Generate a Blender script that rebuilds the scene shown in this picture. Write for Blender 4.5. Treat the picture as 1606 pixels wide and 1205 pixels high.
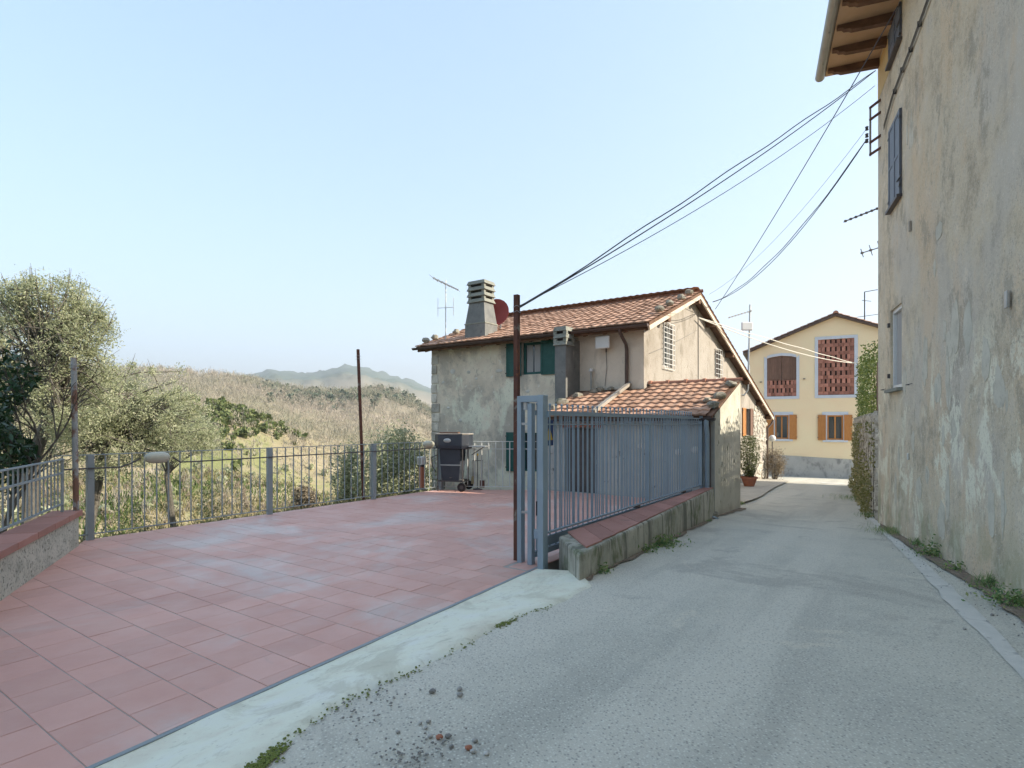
import bpy, bmesh, math, random
import numpy as np
from mathutils import Vector, Matrix, noise as mnoise
for o in list(bpy.data.objects): bpy.data.objects.remove(o)
random.seed(7); rng = np.random.default_rng(7)
scn = bpy.context.scene; COL = scn.collection
EYE = 1.5; F = 880.0; CX, HY = 803.0, 665.0           # photograph: focal length, principal column, horizon row (pixels)

# ---------------- camera ----------------
cam = bpy.data.cameras.new('camera'); camo = bpy.data.objects.new('camera', cam); COL.objects.link(camo)
camo.location = (0, 0, EYE); camo.rotation_euler = (math.pi/2, 0, 0)
cam.sensor_width = 36; cam.lens = 36*F/1606; cam.shift_y = (HY-602.5)/1606
cam.clip_start = .05; cam.clip_end = 12000
scn.camera = camo; scn.cycles.max_bounces = 14; scn.cycles.diffuse_bounces = 8
scn.render.resolution_x = 1024; scn.render.resolution_y = 768
# ---------------- sky and sun ----------------
SUN_EL = math.radians(29); SUN_AZ = math.radians(103.5)          # azimuth clockwise from +Y
SV = Vector((math.sin(SUN_AZ)*math.cos(SUN_EL), math.cos(SUN_AZ)*math.cos(SUN_EL), math.sin(SUN_EL)))
W = bpy.data.worlds.new('World'); scn.world = W; W.use_nodes = True
wt = W.node_tree; bg = wt.nodes['Background']
sky = wt.nodes.new('ShaderNodeTexSky'); sky.sky_type = 'NISHITA'; sky.sun_disc = False
sky.sun_elevation = SUN_EL; sky.sun_rotation = SUN_AZ; sky.air_density = 1.0; sky.dust_density = 1.3; sky.ozone_density = 3.0
hs = wt.nodes.new('ShaderNodeHueSaturation'); hs.inputs['Saturation'].default_value = 1.16
gm = wt.nodes.new('ShaderNodeGamma'); gm.inputs[1].default_value = .5
wt.links.new(sky.outputs[0], hs.inputs['Color']); wt.links.new(hs.outputs[0], gm.inputs[0]); wt.links.new(gm.outputs[0], bg.inputs[0])
bg.inputs[1].default_value = .121
sl = bpy.data.lights.new('sun', 'SUN'); so = bpy.data.objects.new('sun', sl); COL.objects.link(so)
sl.energy = 2.0; sl.angle = math.radians(.53); sl.color = (1, .90, .74)
so.location = (20, -6, 20); so.rotation_euler = (-SV).to_track_quat('-Z', 'Y').to_euler()
vs = scn.view_settings; vs.view_transform = 'Standard'; vs.look = 'None'; vs.gamma = 1; vs.exposure = 2.46; vs.use_curve_mapping = False

# ---------------- frames ----------------
TH = math.radians(34.6); SN, CS = math.sin(TH), math.cos(TH)
def P(u, s, z=0.0): return Vector((CS*u + SN*s, -SN*u + CS*s, z))     # s runs along the road, u across it to the right
def US(x, y): return CS*x - SN*y, SN*x + CS*y
def road_z(s): return .25 - .0465*min(max(s, -15), 40)
def pxz(x, y, z): d = F*(EYE-z)/(y-HY); return Vector(((x-CX)/F*d, d, z))     # pixel on a level plane
def pxr(x, y):                                                              # pixel on the sloping road
    k = (x-CX)/F; a = SN*k + CS
    d = (EYE-.25)/((y-HY)/F - .0465*a)
    return Vector((k*d, d, EYE - (y-HY)/F*d))
def pxd(x, y, d): return Vector(((x-CX)/F*d, d, EYE + (HY-y)/F*d))          # pixel at a known depth

# ---------------- object helpers ----------------
def wl(o):
    v = Vector((0, 0, 0))
    while o: v += o.location; o = o.parent
    return v
def tag(o, label=None, cat=None, group=None, kind=None):
    if label: o['label'] = label
    if cat: o['category'] = cat
    if group: o['group'] = group
    if kind: o['kind'] = kind
    return o
def thing(name, loc, label, cat, group=None):
    o = bpy.data.objects.new(name, None); COL.objects.link(o); o.location = loc; o.empty_display_size = .1
    return tag(o, label, cat, group)
class MB:
    def __init__(s): s.v = []; s.f = []
    def add(s, vs, fs):
        n = len(s.v); s.v += [Vector(p) for p in vs]; s.f += [tuple(i+n for i in f) for f in fs]; return s
    def box(s, c, h, X=(1,0,0), Y=(0,1,0), Z=(0,0,1), taper=1.0):
        c = Vector(c); X = Vector(X); Y = Vector(Y); Z = Vector(Z); vs = []
        for k in (-1, 1):
            t = taper if k > 0 else 1
            for j in (-1, 1):
                for i in (-1, 1): vs.append(c + X*h[0]*i*t + Y*h[1]*j*t + Z*h[2]*k)
        return s.add(vs, [(0,2,3,1),(4,5,7,6),(0,1,5,4),(2,6,7,3),(0,4,6,2),(1,3,7,5)])
    def prism(s, poly, z0, z1):                     # poly: list of (x, y); z may be callable
        n = len(poly); g = lambda z, p: z(p) if callable(z) else z
        vs = [(p[0], p[1], g(z0, p)) for p in poly] + [(p[0], p[1], g(z1, p)) for p in poly]
        return s.add(vs, [tuple(range(n-1, -1, -1)), tuple(range(n, 2*n))] + [(i, (i+1) % n, n+(i+1) % n, n+i) for i in range(n)])
    def extr(s, pts, d):                            # planar 3d polygon extruded by a vector
        n = len(pts); d = Vector(d); pts = [Vector(p) for p in pts]
        return s.add(pts + [p+d for p in pts], [tuple(range(n-1, -1, -1)), tuple(range(n, 2*n))] + [(i, (i+1) % n, n+(i+1) % n, n+i) for i in range(n)])
    def tube(s, pts, r, n=8, caps=True, half=None):
        pts = [Vector(p) for p in pts]; rs = r if isinstance(r, (list, tuple)) else [r]*len(pts); base = len(s.v); prev = None
        for i, p in enumerate(pts):
            t = (pts[min(i+1, len(pts)-1)] - pts[max(i-1, 0)]).normalized()
            if prev is None: a = t.orthogonal() if abs(t.z) > .9 else t.cross(Vector((0,0,1)))
            else: a = prev - t*prev.dot(t)
            a.normalize(); prev = a; b = t.cross(a)
            for k in range(n):
                w = 2*math.pi*k/n; s.v.append(p + (a*math.cos(w) + b*math.sin(w))*rs[i])
        for i in range(len(pts)-1):
            for k in range(n): s.f.append((base+i*n+k, base+i*n+(k+1) % n, base+(i+1)*n+(k+1) % n, base+(i+1)*n+k))
        if caps: s.f += [tuple(base+k for k in range(n-1, -1, -1)), tuple(base+(len(pts)-1)*n+k for k in range(n))]
        return s
    def bar(s, a, b, w, h=None, up=(0,0,1)):       # rectangular bar between two points
        a = Vector(a); b = Vector(b); h = h or w; t = (b-a).normalized(); up = Vector(up)
        x = t.cross(up)
        if x.length < 1e-4: x = Vector((CS, -SN, 0))
        x.normalize(); y = x.cross(t)
        return s.box((a+b)/2, (x and w/2, (b-a).length/2, h/2), x, t, y)
    def lathe(s, prof, c=(0,0,0), n=16):
        c = Vector(c); base = len(s.v); m = len(prof)
        for r, z in prof:
            for k in range(n): w = 2*math.pi*k/n; s.v.append(c + Vector((r*math.cos(w), r*math.sin(w), z)))
        for i in range(m-1):
            for k in range(n): s.f.append((base+i*n+k, base+i*n+(k+1) % n, base+(i+1)*n+(k+1) % n, base+(i+1)*n+k))
        s.f += [tuple(base+k for k in range(n-1, -1, -1)), tuple(base+(m-1)*n+k for k in range(n))]
        return s
    def blob(s, c, r, n=7, m=5, jit=.15, seed=0):  # uneven stone
        rr = random.Random(seed); c = Vector(c); vs = [c + Vector((0,0,-r[2]))]; fs = []
        for i in range(1, m):
            ph = math.pi*i/m - math.pi/2
            for k in range(n):
                w = 2*math.pi*k/n; j = 1 + rr.uniform(-jit, jit)
                vs.append(c + Vector((r[0]*math.cos(ph)*math.cos(w)*j, r[1]*math.cos(ph)*math.sin(w)*j, r[2]*math.sin(ph)*j)))
        vs.append(c + Vector((0,0,r[2]))); L = len(vs)-1
        for k in range(n): fs.append((0, 1+(k+1) % n, 1+k)); fs.append((L, L-n+k, L-n+(k+1) % n))
        for i in range(m-2):
            for k in range(n): a = 1+i*n; fs.append((a+k, a+(k+1) % n, a+n+(k+1) % n, a+n+k))
        return s.add(vs, fs)
    def mesh(s, name, mat, smooth=False, off=None):
        me = bpy.data.meshes.new(name); o = off or Vector((0,0,0))
        me.from_pydata([tuple(v-o) for v in s.v], [], s.f); me.materials.append(MT[mat] if isinstance(mat, str) else mat)
        bm = bmesh.new(); bm.from_mesh(me); bmesh.ops.recalc_face_normals(bm, faces=bm.faces); bm.to_mesh(me); bm.free()
        if smooth:
            me.polygons.foreach_set('use_smooth', [True]*len(me.polygons))
            try: me.set_sharp_from_angle(angle=math.radians(42))
            except Exception: pass
        return me
    def build(s, name, mat, parent=None, smooth=False, bevel=0):
        if parent: o = bpy.data.objects.new(name, s.mesh(name, mat, smooth, wl(parent))); o.parent = parent
        else:
            c = Vector((sum(v.x for v in s.v), sum(v.y for v in s.v), 0))/max(len(s.v), 1); c.z = min(v.z for v in s.v)
            o = bpy.data.objects.new(name, s.mesh(name, mat, smooth, c)); o.location = c
        COL.objects.link(o)
        if bevel:
            m = o.modifiers.new('bevel', 'BEVEL'); m.width = bevel; m.segments = 2; m.limit_method = 'ANGLE'
        return o
def inst(name, me, parent, loc, X=None, Y=None, Z=None, rz=None):        # shared mesh at a world place
    o = bpy.data.objects.new(name, me); COL.objects.link(o); o.parent = parent
    L = Vector(loc) - (wl(parent) if parent else Vector((0,0,0)))
    if X is not None:
        R = Matrix((X, Y, Z)).transposed().to_4x4(); o.matrix_local = Matrix.Translation(L) @ R
    else:
        o.location = L
        if rz: o.rotation_euler = (0, 0, rz)
    return o
def raw(name, V, Fc, mat, parent=None, smooth=False, kind=None):         # numpy mesh, faces all of one size
    me = bpy.data.meshes.new(name); V = np.asarray(V, dtype=np.float32)
    c = np.array(wl(parent)) if parent else np.zeros(3)
    V = (V - c).astype(np.float32); k = Fc.shape[1]
    me.vertices.add(len(V)); me.vertices.foreach_set('co', V.ravel())
    me.loops.add(Fc.size); me.loops.foreach_set('vertex_index', Fc.astype(np.int32).ravel())
    me.polygons.add(len(Fc)); me.polygons.foreach_set('loop_start', np.arange(0, Fc.size, k, dtype=np.int32))
    if smooth: me.polygons.foreach_set('use_smooth', np.ones(len(Fc), dtype=bool))
    me.update(calc_edges=True); me.validate(); me.materials.append(MT[mat])
    o = bpy.data.objects.new(name, me); COL.objects.link(o); o.parent = parent
    if kind: o['kind'] = kind
    return o

# ---------------- materials ----------------
MT = {}
class NT:
    def __init__(s, name):
        m = bpy.data.materials.new(name); m.use_nodes = True; s.m = m; s.t = m.node_tree; s.n = s.t.nodes
        s.p = s.n['Principled BSDF']; MT[name] = m; s._pos = None
    def lk(s, a, b): s.t.links.new(a, b)
    def pos(s, st=(1,1,1)):
        if s._pos is None: s._pos = s.n.new('ShaderNodeNewGeometry')
        if st == (1,1,1): return s._pos.outputs['Position']
        v = s.n.new('ShaderNodeVectorMath'); v.operation = 'MULTIPLY'; v.inputs[1].default_value = st
        s.lk(s._pos.outputs['Position'], v.inputs[0]); return v.outputs[0]
    def noise(s, scale, detail=6, st=(1,1,1), rough=.6, dist=0):
        n = s.n.new('ShaderNodeTexNoise'); n.inputs['Scale'].default_value = scale; n.inputs['Detail'].default_value = detail
        n.inputs['Roughness'].default_value = rough; n.inputs['Distortion'].default_value = dist; s.lk(s.pos(st), n.inputs['Vector']); return n.outputs[0]
    def vor(s, scale, st=(1,1,1), feat='F1'):
        n = s.n.new('ShaderNodeTexVoronoi'); n.feature = feat; n.inputs['Scale'].default_value = scale; s.lk(s.pos(st), n.inputs['Vector']); return n.outputs[0]
    def rng(s, x, a, b, lo=0, hi=1):
        n = s.n.new('ShaderNodeMapRange'); n.inputs[1].default_value = a; n.inputs[2].default_value = b; n.inputs[3].default_value = lo; n.inputs[4].default_value = hi
        n.interpolation_type = 'SMOOTHSTEP'; s.lk(x, n.inputs[0]); return n.outputs[0]
    def ramp(s, x, cols, lo=.3, hi=.7):
        n = s.n.new('ShaderNodeValToRGB'); e = n.color_ramp.elements; k = len(cols)
        for i, c in enumerate(cols):
            q = lo + (hi-lo)*i/max(k-1, 1)
            el = e[i] if i < 2 else e.new(q)
            el.position = q; el.color = (*c, 1)
        s.lk(x, n.inputs[0]); return n.outputs[0]
    def mix(s, f, a, b, mode='MIX'):
        n = s.n.new('ShaderNodeMix'); n.data_type = 'RGBA'; n.blend_type = mode
        for v, i in ((f, 0), (a, 6), (b, 7)):
            if hasattr(v, 'links'): s.lk(v, n.inputs[i])
            else: n.inputs[i].default_value = v if i == 0 else (*v, 1)
        return n.outputs[2]
    def mul(s, a, b):
        n = s.n.new('ShaderNodeMath'); n.operation = 'MULTIPLY'
        for i, v in enumerate((a, b)):
            if hasattr(v, 'links'): s.lk(v, n.inputs[i])
            else: n.inputs[i].default_value = v
        return n.outputs[0]
    def bump(s, h, st, d=.02):
        n = s.n.new('ShaderNodeBump'); n.inputs['Strength'].default_value = st; n.inputs['Distance'].default_value = d; s.lk(h, n.inputs['Height']); s.lk(n.outputs[0], s.p.inputs['Normal'])
def surf(name, cols, scale=2, rough=.85, st=(1,1,1), detail=8, blots=(), bump=None, rand=0, spec=.3, metal=0, lo=.3, hi=.7, roughvar=0):
    k = NT(name); c = k.ramp(k.noise(scale, detail, st), cols, lo, hi)
    for b in blots:                                  # (colour, scale, lo, hi, stretch, amount)
        col, sc, a, e = b[:4]; s2 = b[4] if len(b) > 4 else (1,1,1); am = b[5] if len(b) > 5 else 1
        c = k.mix(k.mul(k.rng(k.noise(sc, 7, s2, .65, .4), a, e), am), c, col)
    if rand:
        oi = k.n.new('ShaderNodeObjectInfo'); h = k.n.new('ShaderNodeHueSaturation'); k.lk(c, h.inputs['Color'])
        k.lk(k.rng(oi.outputs['Random'], 0, 1, 1-rand, 1+rand), h.inputs['Value']); c = h.outputs[0]
    k.lk(c, k.p.inputs['Base Color']); k.p.inputs['Roughness'].default_value = rough; k.p.inputs['Specular IOR Level'].default_value = spec; k.p.inputs['Metallic'].default_value = metal
    if roughvar: k.lk(k.rng(k.noise(3, 5), .3, .7, rough-roughvar, rough+roughvar), k.p.inputs['Roughness'])
    if bump: k.bump(k.noise(bump[0], 6, bump[3] if len(bump) > 3 else (1,1,1)), bump[1], bump[2] if len(bump) > 2 else .02)
    return k
def leafmat(name, cols, trans=.3, rough=.5, ns=1.3, c2=None, am=.45):
    k = NT(name); g = k.n.new('ShaderNodeNewGeometry'); c = k.ramp(g.outputs['Random Per Island'], cols, 0, 1)
    c = k.mix(k.rng(k.noise(ns, 4), .38, .62, 0, am), c, c2 or cols[0])
    k.lk(c, k.p.inputs['Base Color']); k.p.inputs['Roughness'].default_value = rough; k.p.inputs['Specular IOR Level'].default_value = .3
    tr = k.n.new('ShaderNodeBsdfTranslucent'); k.lk(c, tr.inputs[0]); ms = k.n.new('ShaderNodeMixShader'); ms.inputs[0].default_value = trans
    k.lk(k.p.outputs[0], ms.inputs[1]); k.lk(tr.outputs[0], ms.inputs[2]); k.lk(ms.outputs[0], k.n['Material Output'].inputs[0])
Z6 = (1, 1, .16)
def asphalt():
    k = NT('asphalt'); c = k.ramp(k.noise(1.3, 9, (1,1,1), .7), [(0.469,0.451,0.387), (0.553,0.531,0.447), (0.610,0.577,0.484)])
    def dot(v):
        n = k.n.new('ShaderNodeVectorMath'); n.operation = 'DOT_PRODUCT'; n.inputs[1].default_value = v; k.lk(k.pos(), n.inputs[0]); return n.outputs['Value']
    cb = k.n.new('ShaderNodeCombineXYZ'); k.lk(dot((.823,-.568,0)), cb.inputs[0]); k.lk(k.mul(dot((.568,.823,0)), .07), cb.inputs[1])
    def along(sc, det):
        n = k.n.new('ShaderNodeTexNoise'); n.inputs['Scale'].default_value = sc; n.inputs['Detail'].default_value = det; k.lk(cb.outputs[0], n.inputs['Vector']); return n.outputs[0]
    c = k.mix(k.rng(along(1.1, 4), .5, .62, 0, .55), c, (0.667,0.630,0.532)); c = k.mix(k.rng(along(1.7, 6), .55, .66, 0, .5), c, (0.383,0.372,0.320))
    c = k.mix(k.rng(k.noise(.55, 8, (1,1,1), .7, 1.2), .54, .62, 0, .6), c, (0.370,0.351,0.303))
    c = k.mix(k.rng(k.noise(.8, 7, (1,1,1), .7, 1.5), .60, .66, 0, .5), c, (0.709,0.650,0.519))
    c = k.mix(k.rng(k.noise(48, 4, (1,1,1), .8), .52, .70, 0, .5), c, (0.341,0.325,0.283)); c = k.mix(k.rng(k.vor(58), .16, .40, .6, 0), c, (0.776,0.776,0.677)); c = k.mix(k.rng(k.vor(44, (1.1,.9,1)), .14, .36, .65, 0), c, (0.242,0.232,0.206))
    k.lk(c, k.p.inputs['Base Color']); k.p.inputs['Roughness'].default_value = .78; k.p.inputs['Specular IOR Level'].default_value = .35
    k.bump(k.vor(110), .4, .005)
asphalt()
def concrete():
    k = NT('concrete'); c = k.ramp(k.noise(2.2, 8), [(0.720,0.665,0.527), (0.800,0.800,0.647), (0.800,0.800,0.713)])
    c = k.mix(k.rng(k.noise(3.5, 7, (1,1,1), .7, 1), .56, .72, 0, .55), c, (0.391,0.376,0.264))
    c = k.mix(k.rng(k.noise(30, 5), .62, .72, 0, .6), c, (0.344,0.303,0.225))
    c = k.mix(k.rng(k.noise(9, 8, (1,1,1), .75), .54, .64, 0, .35), c, (0.517,0.478,0.356)); c = k.mix(k.rng(k.noise(.9, 7, (1,1,1), .7, 1), .53, .62, 0, .55), c, (0.533,0.506,0.383))
    k.lk(c, k.p.inputs['Base Color']); k.p.inputs['Roughness'].default_value = .85; k.bump(k.noise(35, 8), .3, .01)
concrete()
surf('floor_tile', [(0.597,0.312,0.251), (0.650,0.352,0.282), (0.690,0.394,0.320)], 1.2, .52, rand=.055, spec=.5, blots=[((0.623,0.579,0.539), .45, .48, .66, (1,1,1), .7), ((0.318,0.249,0.211), 1.0, .64, .76, (1,1,1), .6), ((0.159,0.139,0.115), 55, .70, .76, (1,1,1), .7)], bump=(9, .12, .01), roughvar=.12)
surf('grout', [(0.345,0.299,0.270), (0.483,0.460,0.414)], 5, .9, blots=[((0.149,0.172,0.115), 1.5, .55, .7)])
surf('coping', [(0.354,0.166,0.130), (0.419,0.215,0.175)], 3, .6, rand=.1, blots=[((0.205,0.117,0.100), 4, .58, .72, (1,1,1), .6)], bump=(30, .15, .01))
surf('low_render', [(0.396,0.396,0.330), (0.550,0.539,0.451), (0.638,0.616,0.528)], 5, .92, blots=[((0.143,0.154,0.121), 34, .53, .60, (1,1,1), .8), ((0.165,0.176,0.132), 1.8, .55, .72, Z6, .7), ((0.110,0.143,0.077), 3, .62, .75, (1,1,.5), .6)], bump=(70, .6, .01))
surf('wall_dirty', [(0.302,0.297,0.246), (0.448,0.431,0.358), (0.526,0.504,0.431)], 3, .92, blots=[((0.146,0.146,0.123), 3.6, .50, .60, (1.6,1.6,.1), .9), ((0.112,0.140,0.062), 2.0, .52, .64, (1,1,.7), .8), ((0.190,0.185,0.157), 9, .56, .66, (1,1,.5), .6), ((0.515,0.493,0.426), 5, .64, .74, (1,1,.6), .6)], bump=(35, .4, .015))
def old_render():
    k = NT('old_render'); c = k.ramp(k.noise(2.0, 10, (1,1,.85), .76), [(0.363,0.307,0.225), (0.523,0.440,0.323), (0.624,0.534,0.391), (0.610,0.534,0.420), (0.755,0.647,0.482)], .34, .66)
    c = k.mix(k.rng(k.noise(.45, 7, (1,1,.8)), .48, .58, 0, .5), c, (0.537,0.500,0.445))
    c = k.mix(k.rng(k.noise(1.0, 8, (1,1,.3), .7), .50, .62, 0, .5), c, (0.669,0.494,0.311))
    c = k.mix(k.rng(k.noise(1.5, 10, (1,1,.75), .76), .53, .60, 0, .6), c, (0.319,0.280,0.219))
    sx = k.n.new('ShaderNodeSeparateXYZ'); k.lk(k.pos(), sx.inputs[0]); z = sx.outputs[2]
    pal = k.mul(k.rng(k.noise(2.3, 10, (1,1,.65), .76, .4), .50, .55), k.mul(k.rng(z, 2.9, 1.7), k.rng(k.noise(.55, 4), .40, .52)))
    c = k.mix(k.mul(pal, .85), c, (0.800,0.767,0.610))
    pit = k.mul(k.rng(k.noise(38, 3, (1,1,.8), .7), .54, .64), k.rng(k.noise(.7, 5), .36, .58, .15, 1))
    c = k.mix(k.mul(pit, .6), c, (0.348,0.300,0.238))
    c = k.mix(k.mul(k.rng(k.noise(60, 3), .60, .66), .45), c, (0.800,0.800,0.707))
    c = k.mix(k.mul(k.rng(z, .75, -.1), k.rng(k.noise(2.2, 7, (1,1,.6)), .42, .6, 0, .75)), c, (0.334,0.334,0.207))
    k.lk(c, k.p.inputs['Base Color']); k.p.inputs['Roughness'].default_value = .93; k.p.inputs['Specular IOR Level'].default_value = .25
    ad = k.n.new('ShaderNodeMath'); ad.operation = 'SUBTRACT'; k.lk(k.noise(45, 6), ad.inputs[0]); k.lk(pit, ad.inputs[1]); k.bump(ad.outputs[0], .4, .012)
old_render()
surf('bounce_tint', [(.52,.36,.16), (.62,.45,.22)], 2, .9)  # wall render with warm bounce light mixed into its colour
surf('house_render', [(0.531,0.462,0.365), (0.704,0.612,0.485), (0.768,0.722,0.571)], 1.0, .93, blots=[((0.374,0.339,0.286), .75, .48, .58, (1,1,.8), .7), ((0.768,0.768,0.611), 1.3, .55, .64, (1,1,.6), .7), ((0.313,0.275,0.227), 5, .56, .66, (1,1,.8), .5), ((0.768,0.768,0.717), 7, .62, .68, (1,1,1), .6), ((0.266,0.239,0.199), 22, .58, .68, (1,1,.7), .5)], bump=(22, .5, .02))
surf('warm_facade', [(0.570,0.496,0.397), (0.694,0.607,0.496)], 1.4, .92, blots=[((0.408,0.365,0.297), 1.2, .53, .64, (1,1,.5), .7), ((0.769,0.681,0.558), 2.2, .58, .66, (1,1,.6), .5), ((0.322,0.285,0.235), 14, .6, .7, (1,1,.6), .5)], bump=(25, .4, .015))
surf('gable_render', [(0.290,0.259,0.216), (0.349,0.315,0.273), (0.382,0.348,0.305)], 1.3, .93, blots=[((0.217,0.190,0.153), 1.1, .50, .62, (1,1,.5), .75), ((0.177,0.152,0.121), 5, .57, .66, (1,1,.6), .6), ((0.145,0.127,0.102), 18, .60, .68, (1,1,.7), .5), ((0.447,0.411,0.362), 2.3, .6, .72, (1,1,.6), .6)], bump=(18, .5, .02))
surf('mortar', [(0.408,0.372,0.300), (0.528,0.480,0.396)], 4, .95, bump=(30, .6, .02))
surf('rubble_stone', [(0.338,0.312,0.263), (0.525,0.488,0.413), (0.650,0.613,0.537)], 3.5, .93, blots=[((0.225,0.219,0.200), 9, .56, .68, (1,1,1), .6)], bump=(28, .6, .02), rand=.2)
surf('pale_stone', [(.50,.48,.43), (.60,.58,.53)], 6, .9, bump=(30, .4, .01), rand=.1)
surf('shed_render', [(0.411,0.386,0.314), (0.519,0.495,0.411), (0.604,0.573,0.483)], 2, .93, blots=[((0.169,0.156,0.133), 7, .61, .69, (1,1,.5), .8), ((0.507,0.483,0.411), 3, .6, .72, (1,1,.5), .6), ((0.169,0.193,0.108), 2, .62, .75, (1,1,.5), .5)], bump=(25, .7, .02))
surf('shed_front', [(0.324,0.336,0.324), (0.456,0.450,0.414)], 2.5, .93, blots=[((0.504,0.468,0.396), 3, .6, .72), ((0.156,0.156,0.144), 4, .6, .7)], bump=(25, .6, .02))
surf('roof_tile', [(0.350,0.200,0.128), (0.445,0.265,0.180), (0.519,0.340,0.242)], 5, .85, rand=.2, blots=[((0.212,0.140,0.095), 9, .58, .70, (1,1,1), .7), ((0.657,0.500,0.342), 6, .62, .74, (1,1,1), .5), ((0.170,0.160,0.114), 2.2, .60, .72, (1,1,1), .6)], bump=(40, .3, .01))
surf('ridge_tile', [(.36,.17,.11), (.43,.22,.15)], 5, .8, rand=.12, blots=[((.25,.15,.1), 8, .6, .7, (1,1,1), .6)])
surf('chimney_render', [(0.135,0.140,0.135), (0.225,0.225,0.211)], 3, .92, blots=[((0.342,0.324,0.279), 4, .6, .72, (1,1,.5), .6), ((0.108,0.113,0.108), 8, .6, .7)], bump=(30, .5, .015))
surf('cap_concrete', [(.19,.195,.165), (.28,.28,.24)], 6, .9, blots=[((.15,.16,.12), 9, .58, .7)])
surf('green_paint', [(.012,.075,.065), (.022,.10,.085)], 8, .45, blots=[((.05,.16,.14), 20, .6, .7, (1,1,.3), .5)])
surf('brown_wood', [(.13,.075,.055), (.20,.12,.085)], 6, .7, st=(4,4,.6), bump=(40, .3, .01, (5,5,.5)), rand=.12)
surf('orange_wood', [(.38,.155,.045), (.48,.22,.07)], 6, .5, st=(4,4,.6), rand=.08)
surf('beam_wood', [(.10,.055,.035), (.20,.11,.065)], 5, .8, st=(1,1,1), bump=(30, .4, .02))
surf('soffit_clay', [(.55,.36,.20), (.62,.43,.27)], 3, .85, bump=(20, .2, .01))
surf('verge_board', [(.55,.45,.35), (.68,.58,.47)], 4, .85, blots=[((.45,.22,.13), 3, .56, .7, (1,1,1), .8)])
surf('dark_metal', [(.05,.045,.045), (.09,.08,.075)], 6, .5, spec=.4)
surf('brown_pipe', [(.07,.048,.042), (.11,.075,.062)], 6, .5)
surf('gutter_grey', [(.28,.275,.25), (.36,.35,.31)], 4, .42, metal=.3, blots=[((.45,.42,.34), 3, .6, .7)])
surf('blue_paint', [(0.235,0.302,0.358), (0.280,0.353,0.409)], 4, .42, spec=.5, blots=[((.20,.10,.055), 26, .67, .72, (1,1,.6), .8), ((0.302,0.358,0.403), 5, .62, .74, (1,1,.5), .5), ((0.123,0.157,0.190), 14, .66, .74, (1,1,.4), .6)])
surf('rail_paint', [(.24,.28,.295), (.29,.33,.34)], 5, .5, blots=[((.30,.31,.29), 9, .6, .7, (1,1,.4), .5), ((.16,.075,.04), 13, .68, .75, (1,1,.5), .8)])
surf('rusty_paint', [(.29,.30,.29), (.38,.385,.37)], 3, .75, blots=[((.20,.095,.055), 4.5, .46, .55, (1,1,.8), .9), ((.11,.05,.035), 13, .55, .65, (1,1,.7), .7)], bump=(40, .4, .01))
surf('rust_pole', [(.085,.04,.032), (.15,.065,.042)], 5, .85, blots=[((.30,.29,.24), 1.4, .55, .62, (1,1,1.2), .85), ((.22,.085,.04), 6, .58, .68)], bump=(50, .4, .01))
surf('bbq_black', [(.028,.034,.045), (.045,.052,.066)], 4, .42, spec=.5, blots=[((.10,.10,.10), 9, .66, .75)])
surf('white_rail', [(.52,.53,.51), (.60,.61,.58)], 5, .5, blots=[((.34,.33,.30), 9, .6, .7)])
surf('roof_rock', [(.22,.205,.165), (.33,.305,.25)], 8, .95, blots=[((.14,.14,.09), 5, .55, .68)], bump=(30, .7, .02))
surf('pale_plaster', [(0.469,0.432,0.350), (0.582,0.543,0.446), (0.619,0.580,0.481)], 5, .93, blots=[((0.338,0.304,0.236), 9, .56, .66, (1,1,.6), .6), ((0.282,0.262,0.218), 40, .58, .66, (1,1,1), .5)], bump=(45, .5, .01))
surf('rubber', [(.015,.015,.016), (.025,.025,.026)], 5, .7)
surf('galvanised', [(.34,.35,.35), (.45,.46,.45)], 8, .4, metal=.6)
surf('white_plastic', [(.62,.62,.60), (.70,.70,.68)], 4, .45)
surf('lamp_glass', [(.40,.39,.30), (.48,.47,.37)], 5, .3, spec=.6)
surf('red_dish', [(.25,.05,.045), (.30,.065,.055)], 3, .5)
surf('cream_plaster', [(0.800,0.631,0.419), (0.800,0.684,0.457)], .9, .9, blots=[((0.800,0.589,0.380), .6, .55, .75, (1,1,.4), .6)], bump=(60, .12, .01))
surf('pale_blue_paint', [(.50,.545,.61), (.56,.60,.66)], 3, .8)
surf('lattice_brick', [(.30,.135,.095), (.42,.20,.15)], 6, .85, rand=.3, bump=(50, .3, .01))
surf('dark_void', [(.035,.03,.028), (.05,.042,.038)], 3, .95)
surf('plinth', [(0.330,0.336,0.325), (0.473,0.473,0.451)], 1.2, .9, blots=[((0.187,0.193,0.187), 1.6, .48, .62, (1,1,.5), .8), ((0.220,0.231,0.220), 6, .55, .65, (1,1,.5), .5), ((0.462,0.462,0.429), 1.4, .6, .72, (.4,.4,2), .6)], bump=(25, .5, .02))
surf('terracotta', [(.36,.14,.085), (.44,.19,.12)], 5, .8)
surf('soil', [(0.176,0.135,0.101), (0.284,0.230,0.176)], 12, .95, blots=[((0.405,0.324,0.230), 18, .55, .65), ((0.135,0.189,0.068), 3, .56, .68)], bump=(40, .8, .02))
surf('gutter_strip', [(0.556,0.547,0.497), (0.680,0.660,0.598)], 4, .88, blots=[((0.340,0.338,0.317), 4, .56, .68), ((0.742,0.720,0.662), 40, .6, .68)], bump=(60, .4, .01))
surf('road_paint', [(.66,.66,.62), (.74,.74,.70)], 10, .7)
surf('apron', [(0.414,0.391,0.333), (0.529,0.494,0.425)], 2, .9, blots=[((0.276,0.265,0.218), 3, .58, .7)], bump=(30, .3, .01))
surf('cable_black', [(0.066,0.066,0.077), (0.110,0.110,0.121)], 5, .6)
surf('cable_white', [(.60,.57,.50), (.66,.63,.56)], 5, .6)
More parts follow.
